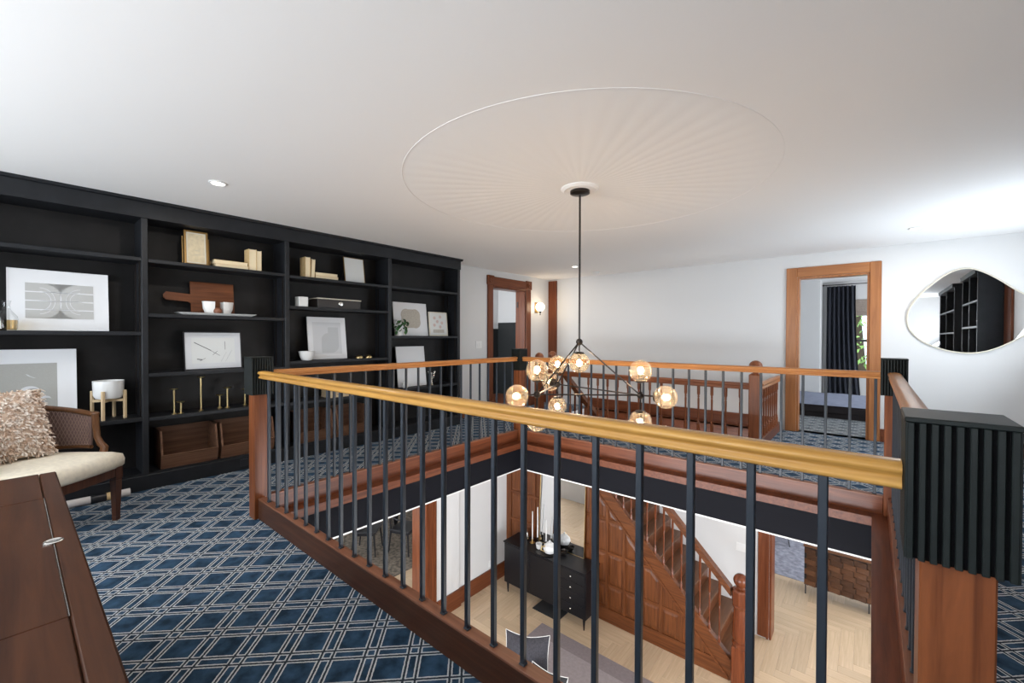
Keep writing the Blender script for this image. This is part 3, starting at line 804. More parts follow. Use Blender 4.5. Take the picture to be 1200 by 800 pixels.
q = MB().lathe((0, 0, 0), P, 28); build('pot', q, 'ceramic_white', t, local=True, smooth=True)
for k in range(4):
    a = PI/4 + k*PI/2; c_, s_ = math.cos(a)*.104, math.sin(a)*.104
    build('leg', B(c_ - .010, c_ + .010, s_ - .010, s_ + .010, 0, .235, c=.003), 'pale_wood', t, local=True)
for a in (PI/4, -PI/4):
    q = MB().box(-.10, .10, -.008, .008, .142, .162); q.xf(Matrix.Rotation(a, 4, 'Z')); build('cross_bar', q, 'pale_wood', t, local=True)

# second bay, top shelf
def book(label, lo, hi, mat, flat_=False, rot=0, group=None, pagedir=None):
    """book filling the box lo..hi; cover with page block showing at the fore edge (towards the room)"""
    c = ((lo[0]+hi[0])/2, (lo[1]+hi[1])/2, lo[2])
    t = thing('book', label, 'book', c, (rot, 0, 0), group)
    a, b_, h = (hi[0]-lo[0])/2, (hi[1]-lo[1])/2, hi[2]-lo[2]; k = .0025
    if flat_:
        build('cover', MB().box(-a, a, -b_, b_, 0, k).box(-a, a, -b_, b_, h-k, h).box(-a, -a+k, -b_, b_, k, h-k), mat, t, local=True)
        build('page_block', B(-a+k, a-.004, -b_+.004, b_-.004, k, h-k), 'book_pages', t, local=True)
    else:
        build('cover', MB().box(-a, a, -b_, -b_+k, 0, h).box(-a, a, b_-k, b_, 0, h).box(-a, -a+k, -b_+k, b_-k, 0, h), mat, t, local=True)
        build('page_block', B(-a+k, a-.004, -b_+k, b_-k, .003, h-.004), 'book_pages', t, local=True)
    return t
gb = 'old tan books on the top shelves'
xf = BX - .06
ya, yb = sy(252, xf), sy(292, xf)
book('lower of two tan books lying flat beside upright books, second bay', (xf-.15, ya+.006, 1.9505), (xf, yb, 1.9855), 'book_cover_pale', True, 0, gb)
book('upper of two tan books lying flat beside upright books, second bay', (xf-.145, ya, 1.986), (xf-.005, yb-.004, 2.022), 'book_cover', True, 0, gb)
y2 = sy(299, xf); y3 = sy(307, xf)
book('upright tan book touching the flat pair in the second bay', (xf-.13, yb+.002, 1.9505), (xf, yb + .002 + (y3-yb)*.58, 2.165), 'book_cover', False, 0, gb)
book('upright pale book at the outer end of the second bay row', (xf-.13, yb + .004 + (y3-yb)*.58, 1.9505), (xf-.004, y3, 2.158), 'book_cover_pale', False, 0, gb)
# gilt standing frame with two folded wings behind it
t, W, h = picture('small gilt frame with a yellowed page on the top shelf', 217, 245, 271.5, 1.95, .10, BX - .10, .016, 'frame_gold', 'frame_cream', .012, 'print_paper')
for k, (w2, zz) in enumerate(((.05, .68), (.06, .6))):
    flat(t, [(-W*.05, h*(.3 + .12*k)), (W*.16, h*(.3 + .12*k)), (W*.16, h*(.31 + .12*k)), (-W*.05, h*(.31 + .12*k))], 'print_beige')
for s_ in (-1, 1):
    q = B(-.004, .004, .004, .09, .012, h*.82); q.xf(Matrix.Translation((s_*(W/2 + .012), .012, 0)) @ Matrix.Rotation(s_*.5, 4, 'Z')); build('side_leaf', q, 'frame_gold', t, local=True)

# second bay, second shelf: cutting board, platter, bowls, ball
xf = BX - .20
ya, yb, yn = sy(224, xf, 340), sy(275, xf, 345), sy(192, xf, 340)
W = yb - ya; H_ = sz(250, 331, xf) - 1.49
t = thing('cutting_board', 'reddish brown wooden cutting board leaning behind the platter', 'board', (xf, (ya+yb)/2, 1.4915), (-.14, 0, PI/2))
a = W/2; hl = ya - yn
q = MB().prism([(-a, .005), (a, .005), (a, H_), (-a, H_), (-a, H_*.62), (-a-hl+.02, H_*.66), (-a-hl, H_*.58), (-a-hl, H_*.50), (-a-hl+.02, H_*.43), (-a-.02, H_*.40), (-a, H_*.36)], 1, .0, .018)
build('blade_and_handle', q, 'board_wood', t, local=True)
xp = BX - .09
ya, yb = sy(206, xp), sy(298, xp)
t = thing('platter', 'long white rectangular platter under the bookends', 'platter', (xp, (ya+yb)/2, 1.4905))
L2 = (yb - ya)/2
q = MB().add([(-.05,-L2*.86,0),(.05,-L2*.86,0),(.05,L2*.86,0),(-.05,L2*.86,0),(-.075,-L2,.022),(.075,-L2,.022),(.075,L2,.022),(-.075,L2,.022),
              (-.068,-L2*.97,.022),(.068,-L2*.97,.022),(.068,L2*.97,.022),(-.068,L2*.97,.022),(-.046,-L2*.84,.006),(.046,-L2*.84,.006),(.046,L2*.84,.006),(-.046,L2*.84,.006)],
             [(0,3,2,1),(0,1,5,4),(1,2,6,5),(2,3,7,6),(3,0,4,7),(4,5,9,8),(5,6,10,9),(6,7,11,10),(7,4,8,11),(8,9,13,12),(9,10,14,13),(10,11,15,14),(11,8,12,15),(12,13,14,15)])
build('dish', q, 'ceramic_white', t, local=True)
for lab, uu, ue, s_ in (('white half-bowl bookend left of the wooden ball', 250.5, 237, -1), ('white half-bowl bookend right of the wooden ball', 260.5, 274, 1)):
    yc = sy(uu, xp); z0 = 1.497; R_ = abs(sy(ue, xp) - yc); P = [(.45, 0), (.72, .014), (.92, .06), (1, .125)]
    q = MB(); nn = 14
    vs = [(r*R_*math.cos(a)*.6, r*R_*math.sin(a)*s_, z) for r, z in P for a in [PI*i/nn for i in range(nn+1)]]
    q.add(vs, [[j*(nn+1)+i, j*(nn+1)+i+1, (j+1)*(nn+1)+i+1, (j+1)*(nn+1)+i] for j in range(len(P)-1) for i in range(nn)] +
          [list(range(nn+1))[::-1], [(len(P)-1)*(nn+1)+i for i in range(nn+1)], [j*(nn+1) for j in range(len(P))] + [j*(nn+1)+nn for j in reversed(range(len(P)))]])
    q.xf(Matrix.Translation((xp - .006, yc, z0)))
    tag(build('bowl_bookend', q, 'ceramic_white', smooth=True, ang=40), lab, 'bowl', 'white half-bowl bookends')
tag(build('wooden_ball', MB().ball((xp + .036, sy(255.4, xp + .036), 1.499 + .035), .035, 20, 14), 'sphere_wood', smooth=True), 'small polished wooden ball between two white half-bowls', 'ball')

# second bay, third shelf: drawing in black frame
t, W, h = picture('black framed ink drawing with white mat on the middle shelf', 216, 284, 389, .982, .12, -4.78, .009, 'frame_black', 'mat_white', .05, 'print_light')
def stroke(t, p, q, w_, mat='print_ink'):
    p = Vector(p); q = Vector(q); d_ = (q - p).normalized(); n_ = Vector((-d_.y, d_.x))*w_/2
    flat(t, [tuple(p + n_), tuple(p - n_), tuple(q - n_), tuple(q + n_)], mat, .0015, 'ink_stroke')
stroke(t, (-W*.33, h*.72), (-W*.05, h*.5), .006); stroke(t, (-W*.08, h*.52), (W*.10, h*.36), .003); stroke(t, (-W*.02, h*.38), (W*.06, h*.48), .003)
stroke(t, (W*.20, h*.52), (W*.20, h*.74), .003); stroke(t, (-W*.29, h*.28), (-W*.2, h*.26), .008); stroke(t, (-W*.24, h*.23), (-W*.15, h*.3), .003)
stroke(t, (W*.12, h*.2), (W*.22, h*.45), .0025, 'print_pale'); stroke(t, (W*.2, h*.2), (W*.32, h*.5), .0025, 'print_pale')
# brass candlesticks
for lab, u, vt, vb in (('brass candlestick, tall one at the left end of the row', 204, 455, 481), ('shortest brass candlestick, second from the left end', 212, 470, 484), ('tallest brass candlestick, standing under the black framed drawing', 235.5, 441, 479),
                       ('short brass candlestick, fourth from the left', 257.5, 462, 476), ('brass candlestick, fifth from the left', 266.5, 453.5, 478), ('brass candlestick partly hidden beside the fluted newel', 287, 455, 474)):
    xx = BX - .05 - max(0, (482 - vb))*.014
    y_ = sy(u, xx, vb); h = sz(u, vt, xx) - .608
    t = thing('candlestick', lab, 'candlestick', (xx, y_, .6085), group='brass candlesticks')
    build('base', MB().lathe((0, 0, 0), [(.022, 0), (.022, .004), (.008, .008)], 14), 'brass', t, local=True, smooth=True)
    build('stem', MB().cyl((0, 0, .004), (0, 0, h - .006), .0075, n=12), 'brass', t, local=True, smooth=True)
    build('drip_pan', MB().lathe((0, 0, h), [(.012, -.014), (.030, -.007), (.033, 0), (.006, 0)], 16), 'brass', t, local=True, smooth=True)
# open wooden bins on the bottom shelf
def bin_(label, u0, u1, vt):
    xx = BX - .012
    ya, yb = sy(u0, xx, 530), sy(u1, xx, 520)
    H_ = .33
    t = thing('storage_bin', label, 'bin', (BX - .15, (ya+yb)/2, .1405), group='open wooden bins on the bottom shelf')
    a = (yb-ya)/2; Dp = .285
    side = [(-Dp/2, 0), (Dp/2 - .035, 0), (Dp/2, .12), (Dp/2 - .055, H_), (-Dp/2, H_)]
    for s_ in (-1, 1):
        build('side_panel', MB().prism([(p[0], p[1]) for p in side], 1, s_*a - (.014 if s_ > 0 else 0), s_*a + (.014 if s_ < 0 else 0)), 'bin_wood', t, local=True)
    build('back_panel', B(-Dp/2, -Dp/2 + .012, -a + .014, a - .014, 0, H_), 'bin_wood', t, local=True)
    build('bottom_panel', B(-Dp/2 + .012, Dp/2 - .04, -a + .014, a - .014, 0, .012), 'bin_wood', t, local=True)
    q = MB().prism([(Dp/2 - .035, 0), (Dp/2, .12), (Dp/2 - .012, .124), (Dp/2 - .049, .003)], 1, -a + .014, a - .014); build('front_panel', q, 'bin_wood', t, local=True)
bin_('open wooden bin left of the fluted newel, nearest the armchair', 189, 256, 494)
bin_('open wooden bin standing behind the near fluted newel', 260, 322, 490)
bin_('open wooden bin behind balusters, left of the last one', 350, 391, 478)
bin_('open wooden bin farthest along the bookcase behind balusters', 396, 433, 474)
# power socket in the kick board
o = tag(build('socket_plate', B(BX, BX + .006, sy(287, BX)-.045, sy(287, BX)+.025, .035, .105, c=.002), 'frame_black'), 'black socket plate on the bookcase kick board', 'socket')

# third bay
xf = BX - .06; zt = 1.942
y0 = sy(358, xf); y1 = sy(368, xf)
book('thick upright tan book at the left of the third bay row', (xf-.13, y0, zt+.0005), (xf, y0 + .055, zt + .225), 'book_cover', False, 0, gb)
book('upright book leaning against its thick neighbour in the third bay', (xf-.13, y0 + .064, zt+.0035), (xf-.006, y0 + .103, zt + .21), 'book_cover_pale', False, -.05, gb)
ya, yb = y0 + .112, sy(397, xf)
book('bottom book of the flat pair beside the small canvas frame', (xf-.14, ya, zt+.0005), (xf, yb, zt+.036), 'book_cover', True, 0, gb)
book('top book of the flat pair beside the small canvas frame', (xf-.135, ya + .002, zt+.0365), (xf-.004, yb-.008, zt+.070), 'book_cover_pale', True, 0, gb)
t, W, h = picture('small pale canvas in a thin brass frame on the top shelf', 405, 428, 303, zt, .15, BX - .10, .004, 'frame_gold', 'print_light')
q = MB().tube([(-W*.42, .02, h*.7), (-W*.42 - .02, .10, .022)], .003, 6); build('easel_strut', q, 'dark_bronze', t, local=True)
xf = BX - .08; zt = 1.62
y0, y1 = sy(348, xf), sy(359, xf)
t = thing('candle_box', 'small white cube candle holder beside the black box', 'candle', (xf, (y0+y1)/2, zt + .0005)); a = (y1-y0)/2
build('cube', MB().box(-a, a, -a, a, 0, a*2.1, c=.004), 'ceramic_white', t, local=True)
build('candle_wax', MB().cyl((0, 0, a*2.1), (0, 0, a*2.1 + .003), a*.6, n=16), 'mat_white', t, local=True)
y0, y1 = sy(371, xf), sy(421, xf)
t = thing('storage_box', 'dark box with a cream lid edge and round knob', 'box', (xf - .07, (y0+y1)/2, zt + .0005)); a = (y1-y0)/2
build('body', B(-.10, .10, -a, a, 0, .098, c=.003), 'box_dark', t, local=True)
build('lid', B(-.106, .106, -a-.008, a+.008, .098, .110, c=.003), 'frame_cream', t, local=True)
q = MB().lathe((0, 0, 0), [(.026, 0), (.028, .006), (.022, .012), (.01, .014)], 20); q.xf(Matrix.Translation((.10, .01, .052)) @ Matrix.Rotation(PI/2, 4, 'Y')); build('knob', q, 'silver', t, local=True, smooth=True)
# third bay lower shelves
t, W, h = picture('white framed abstract with grey curved shape, third bay', 362.5, 407, 372, 1.036, .13, -4.79, .008, 'board_white', 'board_white', .05, 'mat_white')
x0 = -W*.16
flat(t, [(x0, h*.15), (W*.1, h*.15)] + arc(W*.1, h*.33, h*.18, -PI/2, 0) + [(W*.1 + h*.18, h*.76), (W*.02, h*.76), (W*.02, h*.62)] + arc(W*.02, h*.46, h*.16, PI/2, PI) , 'print_pale', .0018)
def bowl(label, x, y, z, r, h, mat='ceramic_white'):
    P = [(r*.55, 0), (r*.62, .004), (r*.85, h*.45), (r, h), (r*.95, h), (r*.78, h*.45), (r*.5, h*.12)]
    return tag(build('bowl', MB().lathe((x, y, z), P, 28), mat, smooth=True), label, 'bowl')
xf = BX - .10
bowl('white tapered bowl in front of the abstract picture', xf + .04, sy(357.5, xf), 1.0365, .085, .10)
for k, uu in enumerate((421, 432)):
    tag(build('brass_dome', MB().lathe((xf, sy(uu, xf), 1.0365), [(.045, 0), (.044, .012), (.03, .03), (.006, .038)], 20), 'brass', smooth=True), 'small brass dome just above the left handrail, %s of two' % ('left' if k == 0 else 'right'), 'ornament', 'small brass domes')
y0, y1 = sy(382, xf), sy(410, xf)
t = thing('woven_basket', 'low woven basket on the lower shelf behind balusters', 'basket', (xf - .02, (y0+y1)/2, .6005)); a = (y1-y0)/2
q = MB().box(-.10, .10, -a, a, 0, .012)
build('base', q, 'wicker', t, local=True)
for k in range(6):
    z = .012 + k*.019
    for (x0, x1, ya, yb) in ((-.10, .10, -a, -a+.012), (-.10, .10, a-.012, a), (.088, .10, -a+.012, a-.012), (-.10, -.088, -a+.012, a-.012)):
        pass
    build('woven_band', MB().box(-.10, .10, -a, -a+.012, z, z+.017, c=.003).box(-.10, .10, a-.012, a, z, z+.017, c=.003).box(.088, .10, -a+.012, a-.012, z, z+.017, c=.003).box(-.10, -.088, -a+.012, a-.012, z, z+.017, c=.003), 'wicker', t, local=True)

# fourth bay
t, W, h = picture('white print of a beige four-lobed shape behind the plant', 463, 502, 355, 1.308, .13, -4.80, .007, 'board_white', 'board_white')
pts = []
for k, (cx, cz) in enumerate(((.1, .62), (-.1, .62), (-.1, .42), (.1, .42))):
    pts += arc(cx*W*1.3, h*(cz - .0), W*.16, -.35 + k*PI/2, .35 + PI/2 + k*PI/2, 8)
flat(t, pts, 'print_beige', .0018)
t, W, h = picture('cream framed collage of small rosettes, right of the print', 504, 525, 366, 1.308, .10, BX - .11, .012, 'frame_cream', 'frame_cream', .004, 'print_light')
for (cx, cz) in ((-.2, .75), (.12, .8), (-.05, .6), (.2, .55), (-.22, .45), (.1, .38)):
    flat(t, arc(cx*W, cz*h, W*.07, 0, 2*PI*11/12, 11), 'print_rose', .0018)
flat(t, [(-W*.3, h*.13), (W*.3, h*.13), (W*.3, h*.27), (-W*.3, h*.27)], 'print_beige', .0018)
xx = BX - .07
y_ = sy(467, xx)
t = thing('potted_plant', 'small ivy in a white pot on the far bookcase shelf', 'plant', (xx, y_, 1.3085))
build('pot', MB().lathe((0, 0, 0), [(.04, 0), (.045, .004), (.058, .10), (.053, .10), (.045, .07)], 20), 'ceramic_white', t, local=True, smooth=True)
random.seed(3)
for k in range(46):
    a = random.uniform(0, 2*PI); r = random.uniform(.03, .11); z = .10 + random.uniform(-.05, .10)*(1.0) + .05*(1 - r/.11)
    c = Vector((abs(r*math.cos(a))*.8 + .01 if random.random() < .7 else r*math.cos(a)*.6, r*math.sin(a) + .03, z))
    sL = random.uniform(.028, .044)
    q = MB().add([(0, 0, 0), (sL*.55, sL*.5, .004), (sL*.45, sL*1.0, 0), (0, sL*1.5, -.004), (-sL*.45, sL*1.0, 0), (-sL*.55, sL*.5, .004)], [(0, 1, 2, 3), (0, 3, 4, 5)])
    q.xf(Matrix.Translation(c) @ Matrix.Rotation(a - PI/2, 4, 'Z') @ Matrix.Rotation(random.uniform(-1.3, -.2), 4, 'X'))
    build('leaf', q, 'leaf', t, local=True)
build('stems', MB().tube([(0, 0, .08), (.01, .02, .15), (.03, .05, .17)], .003, 5).tube([(0, 0, .08), (.02, -.02, .14), (.05, -.03, .12)], .003, 5), 'leaf', t, local=True)
t, W, h = picture('plain pale blue-white canvas on the lower far shelf', 467, 500, 406, .62, .12, -4.78, .004, 'board_white', 'board_white')
bowl('small white bowl in front of the pale canvas behind balusters', BX - .05, sy(475, BX - .05), .6205, .05, .07)
t = thing('silver_ornament', 'branched silver ornament beside the pale canvas', 'ornament', (BX - .09, sy(506, BX - .09), .6205))
build('foot', MB().lathe((0, 0, 0), [(.035, 0), (.035, .006), (.01, .015), (.007, .12)], 16), 'silver', t, local=True, smooth=True)
for k in range(5):
    a = k*2*PI/5
    o = build('branch', MB().tube([(0, 0, .08), (.03*math.cos(a), .03*math.sin(a), .10), (.045*math.cos(a), .045*math.sin(a), .15 + .02*(k % 2))], .004, 6), 'silver', t, local=True)
    build('cup', MB().ball((.045*math.cos(a), .045*math.sin(a), .16 + .02*(k % 2)), .014, 10, 8), 'silver', o, local=True, smooth=True)

# ================================================================== ARMCHAIR, CUSHION, CONSOLE
CH = thing('armchair', 'cane-backed wooden armchair with cream seat cushion', 'armchair', (-4.10, .07, 0), (0, 0, math.radians(38.5)))
# local +x is the front of the chair
def seat_outline(sc=1.0, z=0):
    pts = [(.315, -.335), (.335, -.17), (.342, 0), (.335, .17), (.315, .335), (.05, .325)]
    pts += [(-.02 - .28*math.sin(a), .315*math.cos(a)) for a in [PI*i/10 for i in range(0, 11)]] + [(.05, -.325)]
    return [(x*sc, y*sc) for x, y in pts]
build('seat_frame', MB().prism(seat_outline(.96), 2, .315, .375), 'leg_wood', CH, local=True)
q = MB(); out = seat_outline(1.0); n_ = len(out)
lay = [(.96, .372), (1.0, .39), (1.005, .43), (.98, .465), (.86, .485), (.5, .498), (.02, .502)]
q.add([(x*s_, y*s_, z) for s_, z in lay for x, y in out], [[j*n_+i, j*n_+(i+1) % n_, (j+1)*n_+(i+1) % n_, (j+1)*n_+i] for j in range(len(lay)-1) for i in range(n_)] + [list(range(n_))[::-1], [(len(lay)-1)*n_+i for i in range(n_)]])
build('seat_cushion', q, 'cream_cushion', CH, local=True, smooth=True, ang=70)
def taper_leg(x, y, dx=0, dy=0):
    q = MB()
    for (z0, z1, a0, a1) in ((.30, .378, .026, .026), (.285, .30, .021, .024), (.03, .285, .015, .023), (0, .03, .014, .017)):
        vs = []
        for z, a in ((z0, a0), (z1, a1)):
            k = 1 - z/.378
            for sx, sy_ in ((-1,-1),(1,-1),(1,1),(-1,1)): vs.append((x + dx*k + sx*a, y + dy*k + sy_*a, z))
        q.add(vs, [(0,3,2,1),(4,5,6,7),(0,1,5,4),(1,2,6,5),(2,3,7,6),(3,0,4,7)])
    build('leg', q, 'leg_wood', CH, local=True)
taper_leg(.285, .30); taper_leg(.285, -.30); taper_leg(-.22, .19, -.04, .03); taper_leg(-.22, -.19, -.04, -.03)
def backline(t, r=0.0):
    """horseshoe of the back from the left arm (t=0) to the right arm (t=1)"""
    a = PI*(t*1.16 - .08)
    return (.02 - (.335 + r)*math.sin(a), (.345 + r)*math.cos(a))
def topz(t): return .735 + .085*math.sin(PI*min(1, max(0, t)))**1.2
q = MB().grid(lambda s_, j: (*backline(.03 + .94*s_), .50 + (topz(.03 + .94*s_) - .50)*j), 40, 2)
q2 = MB().grid(lambda s_, j: (*backline(.03 + .94*s_, .008), .50 + (topz(.03 + .94*s_) - .50)*j), 40, 2)
q.add(q2.v, q2.f); build('cane_panel', q, 'cane', CH, local=True, smooth=True)
# cane strands woven proud of the panel (diagonal lattice)
q = MB()
for k in range(-6, 62):
    for sg in (1, -1):
        pts = []
        for j in range(5):
            f = j/4; tt = .04 + .92*(k/56 + sg*(f - .5)*.09)
            if .04 <= tt <= .96: pts.append((*backline(tt, -.0025), .51 + (topz(tt) - .52)*f))
        if len(pts) > 1: q.tube(pts, .0018, 4)
o = build('cane_weave', q, 'cane_strand', CH, local=True); o['kind'] = 'stuff'
build('top_rail', MB().tube([(*backline(i/40), topz(i/40)) for i in range(41)], .018, 10), 'chair_wood', CH, local=True, smooth=True)
build('bottom_rail', MB().tube([(*backline(.03 + .94*i/40), .505) for i in range(41)], .013, 8), 'chair_wood', CH, local=True, smooth=True)
for s_ in (0, 1):
    b = Vector((*backline(s_), 0)); f = Vector((1, 0, 0))
    pts = [b + Vector((0, 0, .735)) + f*.0, b + f*.004 + Vector((0, 0, .66)), b + f*.012 + Vector((0, 0, .58)), b + f*.035 + Vector((0, 0, .535)), b + f*.065 + Vector((0, 0, .505)), b + f*.07 + Vector((0, (-.02 if s_ == 0 else .02), .44))]
    build('arm_post', MB().tube(pts, [.021, .020, .019, .022, .024, .020], 10), 'chair_wood', CH, local=True, smooth=True)
    build('arm_cap', MB().ball(b + Vector((0, 0, .745)), .024, 14, 10, .7), 'chair_wood', CH, local=True, smooth=True)
# shaggy cushion on the chair
CU = thing('shaggy_cushion', 'shaggy beige throw cushion leaning in the cane armchair', 'cushion', (-4.11, -.055, .508), (0, math.radians(-22), math.radians(20)))
cw, chh, ct = .27, .46, .075
def cush(s_, j, sg):
    y = (s_*2 - 1); z = (j*2 - 1)
    k = max(0, (1 - abs(y)**2.6)*(1 - abs(z)**2.6))**.5
    pin = 1 - .05*(1 - abs(z)**3)*abs(y) 
    return (sg*ct*k, y*cw*pin, chh/2 + z*chh/2*(1 - .04*(1 - abs(y)**3)))
q = MB().grid(lambda a, b: cush(a, b, 1), 16, 16); q2 = MB().grid(lambda a, b: cush(a, b, -1), 16, 16); q.add(q2.v, q2.f)
build('cover', q, 'shag_a', CU, local=True, smooth=True)
q = MB(); random.seed(11)
for k in range(2300):
    a, b = random.random(), random.random(); sg = 1 if random.random() < .78 else -1
    p = Vector(cush(a, b, sg)); nrm = Vector((sg*.8, (a - .5)*.9, (b - .5)*.9)).normalized()
    d1 = (nrm + Vector((random.uniform(-.9, .9), random.uniform(-.9, .9), random.uniform(-1.1, .5)))).normalized()
    L_ = random.uniform(.014, .030); w_ = random.uniform(.004, .007); sd = d1.orthogonal().normalized(); sd = Matrix.Rotation(random.uniform(0, 2*PI), 3, d1) @ sd
    th = d1.cross(sd)*w_*.5
    b0 = p; b1 = p + d1*L_*.6; b2 = p + d1*L_ - Vector((0, 0, L_*.25))
    q.add([b0 - sd*w_ - th, b0 + sd*w_ - th, b0 + th, b1 - sd*w_ - th, b1 + sd*w_ - th, b1 + th, b2 - sd*w_*.7, b2 + sd*w_*.7, b2 + th],
          [(0,1,4,3),(1,2,5,4),(2,0,3,5),(3,4,7,6),(4,5,8,7),(5,3,6,8),(6,7,8)])
m_, nt_, b_ = nmat('shag_b'); b_.inputs['Roughness'].default_value = .95
tc = N(nt_, 'ShaderNodeTexCoord'); no = N(nt_, 'ShaderNodeTexNoise'); no.inputs['Scale'].default_value = 28; no.inputs['Detail'].default_value = 3
r = N(nt_, 'ShaderNodeValToRGB'); r.color_ramp.elements[0].position = .38; r.color_ramp.elements[1].position = .6
r.color_ramp.elements[0].color = (.60, .42, .30, 1); r.color_ramp.elements[1].color = (.92, .84, .76, 1)
nt_.links.new(tc.outputs['Object'], no.inputs['Vector']); nt_.links.new(no.outputs['Fac'], r.inputs[0]); nt_.links.new(r.outputs[0], b_.inputs['Base Color'])
o = build('shag_tufts', q, 'shag_b', CU, local=True); o['kind'] = 'stuff'

# console cabinet at the lower left corner (lid with finger pull)
KZ = .74
cy1 = .123; cy0 = -.40; cx0, cx1 = -2.57, -.80
t = thing('console_cabinet', 'dark brown wooden console with lid and finger pull, lower left corner', 'cabinet', ((cx0+cx1)/2, (cy0+cy1)/2, 0))
build('body', B(cx0 + .02, cx1 - .02, cy0 + .02, cy1 - .02, .16, KZ - .024, c=.004), 'console_wood', t)
build('front_strip', B(cx0, cx1, cy1 - .047, cy1, KZ - .024, KZ, c=.004), 'console_wood', t)
build('end_board', B(cx0, -2.1715, cy0, cy1 - .0485, KZ - .024, KZ, c=.0025), 'console_wood', t)
build('end_board', B(-1.2185, cx1, cy0, cy1 - .0485, KZ - .024, KZ, c=.0025), 'console_wood', t)
lid = build('lid', B(-2.170, -1.220, cy0, cy1 - .0485, KZ - .024, KZ - .0005, c=.0025), 'console_wood', t)
build('finger_pull', MB().lathe((-1.695, cy1 - .048, KZ - .0015), [(.020, 0), (.020, .0035), (.017, .005), (.012, .003)], 28), 'silver', lid, smooth=True)
build('lid_seam_strip', B(-2.170, -1.220, cy1 - .0487, cy1 - .0472, KZ - .02, KZ + .0004), 'silver', lid)
for x in (cx0 + .08, cx1 - .08):
    for y in (cy0 + .07, cy1 - .07):
        build('leg', MB().cyl((x, y, 0), (x, y, .162), .014, .024, 14), 'console_wood', t, smooth=True)
build('apron', B(cx0 + .06, cx1 - .06, cy0 + .05, cy1 - .05, .145, .162), 'console_wood', t)
# rolled paper tubes on the floor under the armchair
t = thing('wrapping_roll', 'pale paper roll with black printed band lying under the armchair', 'roll', (-4.60, .31, 0))
build('paper_roll', MB().cyl((-4.60, -.10, .0305), (-4.60, .40, .0305), .030, n=20), 'plinth_roll', t, smooth=True)
build('label_band', MB().cyl((-4.60, .40, .0305), (-4.60, .49, .0305), .0305, n=20), 'frame_black', t, smooth=True)
build('band_tan', MB().cyl((-4.60, .49, .0305), (-4.60, .53, .0305), .0305, n=20), 'book_cover', t, smooth=True)
build('roll_end', MB().cyl((-4.60, .53, .0305), (-4.60, .63, .0305), .030, n=20), 'plinth_roll', t, smooth=True)

# ================================================================== CHANDELIER
t = thing('chandelier', 'bronze triangular chandelier with ten amber glass globes', 'chandelier', (CHX, CHY, .65))
Rv = Vector((math.cos(YAW), math.sin(YAW), 0)); Fv = Vector((-math.sin(YAW), math.cos(YAW), 0))
build('canopy', MB().lathe((CHX, CHY, ZC - .02), [(.075, 0), (.075, -.02), (.06, -.026), (.012, -.03)], 28), 'dark_bronze', t, smooth=True)
ztop = 1.262
build('stem', MB().cyl((CHX, CHY, ztop + .02), (CHX, CHY, ZC - .045), .008, n=10), 'dark_bronze', t, smooth=True)
hubs = {}
def hubpos(lat, dep, z=.885): return Rv*lat + Fv*dep + Vector((0, 0, z))
TOPH = Vector((CHX, CHY, ztop)); cen = Vector((CHX, CHY, .885))
hp = [hubpos(.182, 3.07), hubpos(.918, 3.035), hubpos(.40, 3.73)]
def globe(hub, d, L_=.165):
    d = d.normalized(); c = hub + d*L_
    arm = build('globe_arm', MB().cyl(hub + d*.02, hub + d*(L_ - .07), .006, n=8), 'dark_bronze', t, smooth=True)
    M_ = Matrix.Translation(c) @ d.to_track_quat('Z', 'Y').to_matrix().to_4x4()
    q = MB().lathe((0, 0, -.072), [(.012, -.012), (.034, -.006), (.040, .006), (.036, .010)], 18); q.xf(M_); build('globe_holder', q, 'dark_bronze', arm, smooth=True)
    q = MB().lathe((0, 0, -.062), [(.006, 0), (.013, .004), (.013, .035), (.008, .04)], 12); q.xf(M_); build('bulb_socket', q, 'dark_bronze', arm, smooth=True)
    build('glass_globe', MB().ball(c, .080, 28, 18), 'globe_glass', t, smooth=True)
    q = MB().lathe((0, 0, -.022), [(.006, 0), (.014, .012), (.020, .032), (.017, .046), (.006, .054)], 14); q.xf(M_); build('bulb', q, 'bulb', arm, smooth=True)
    L = bpy.data.lights.new('globe_light', 'POINT'); L.energy = 4.6; L.color = (1, .82, .62); L.shadow_soft_size = .03
    o = bpy.data.objects.new('globe_light', L); COL.objects.link(o); o.parent = t; o.location = c + d*.0 - t.location
for i in range(3):
    build('bar', MB().cyl(hp[i], hp[(i+1) % 3], .0055, n=8), 'dark_bronze', t, smooth=True)
    build('bar', MB().cyl(hp[i], TOPH, .0055, n=8), 'dark_bronze', t, smooth=True)
for h_ in hp + [TOPH]: build('hub', MB().ball(h_, .026, 16, 12), 'dark_bronze', t, smooth=True)
globe(TOPH, Vector((0, 0, -1)), .158)
for h_ in hp:
    globe(h_, Vector((0, 0, 1)), .172); globe(h_, Vector((0, 0, -1)), .188)
    o_ = h_ - cen; o_.z = 0; globe(h_, o_, .172)

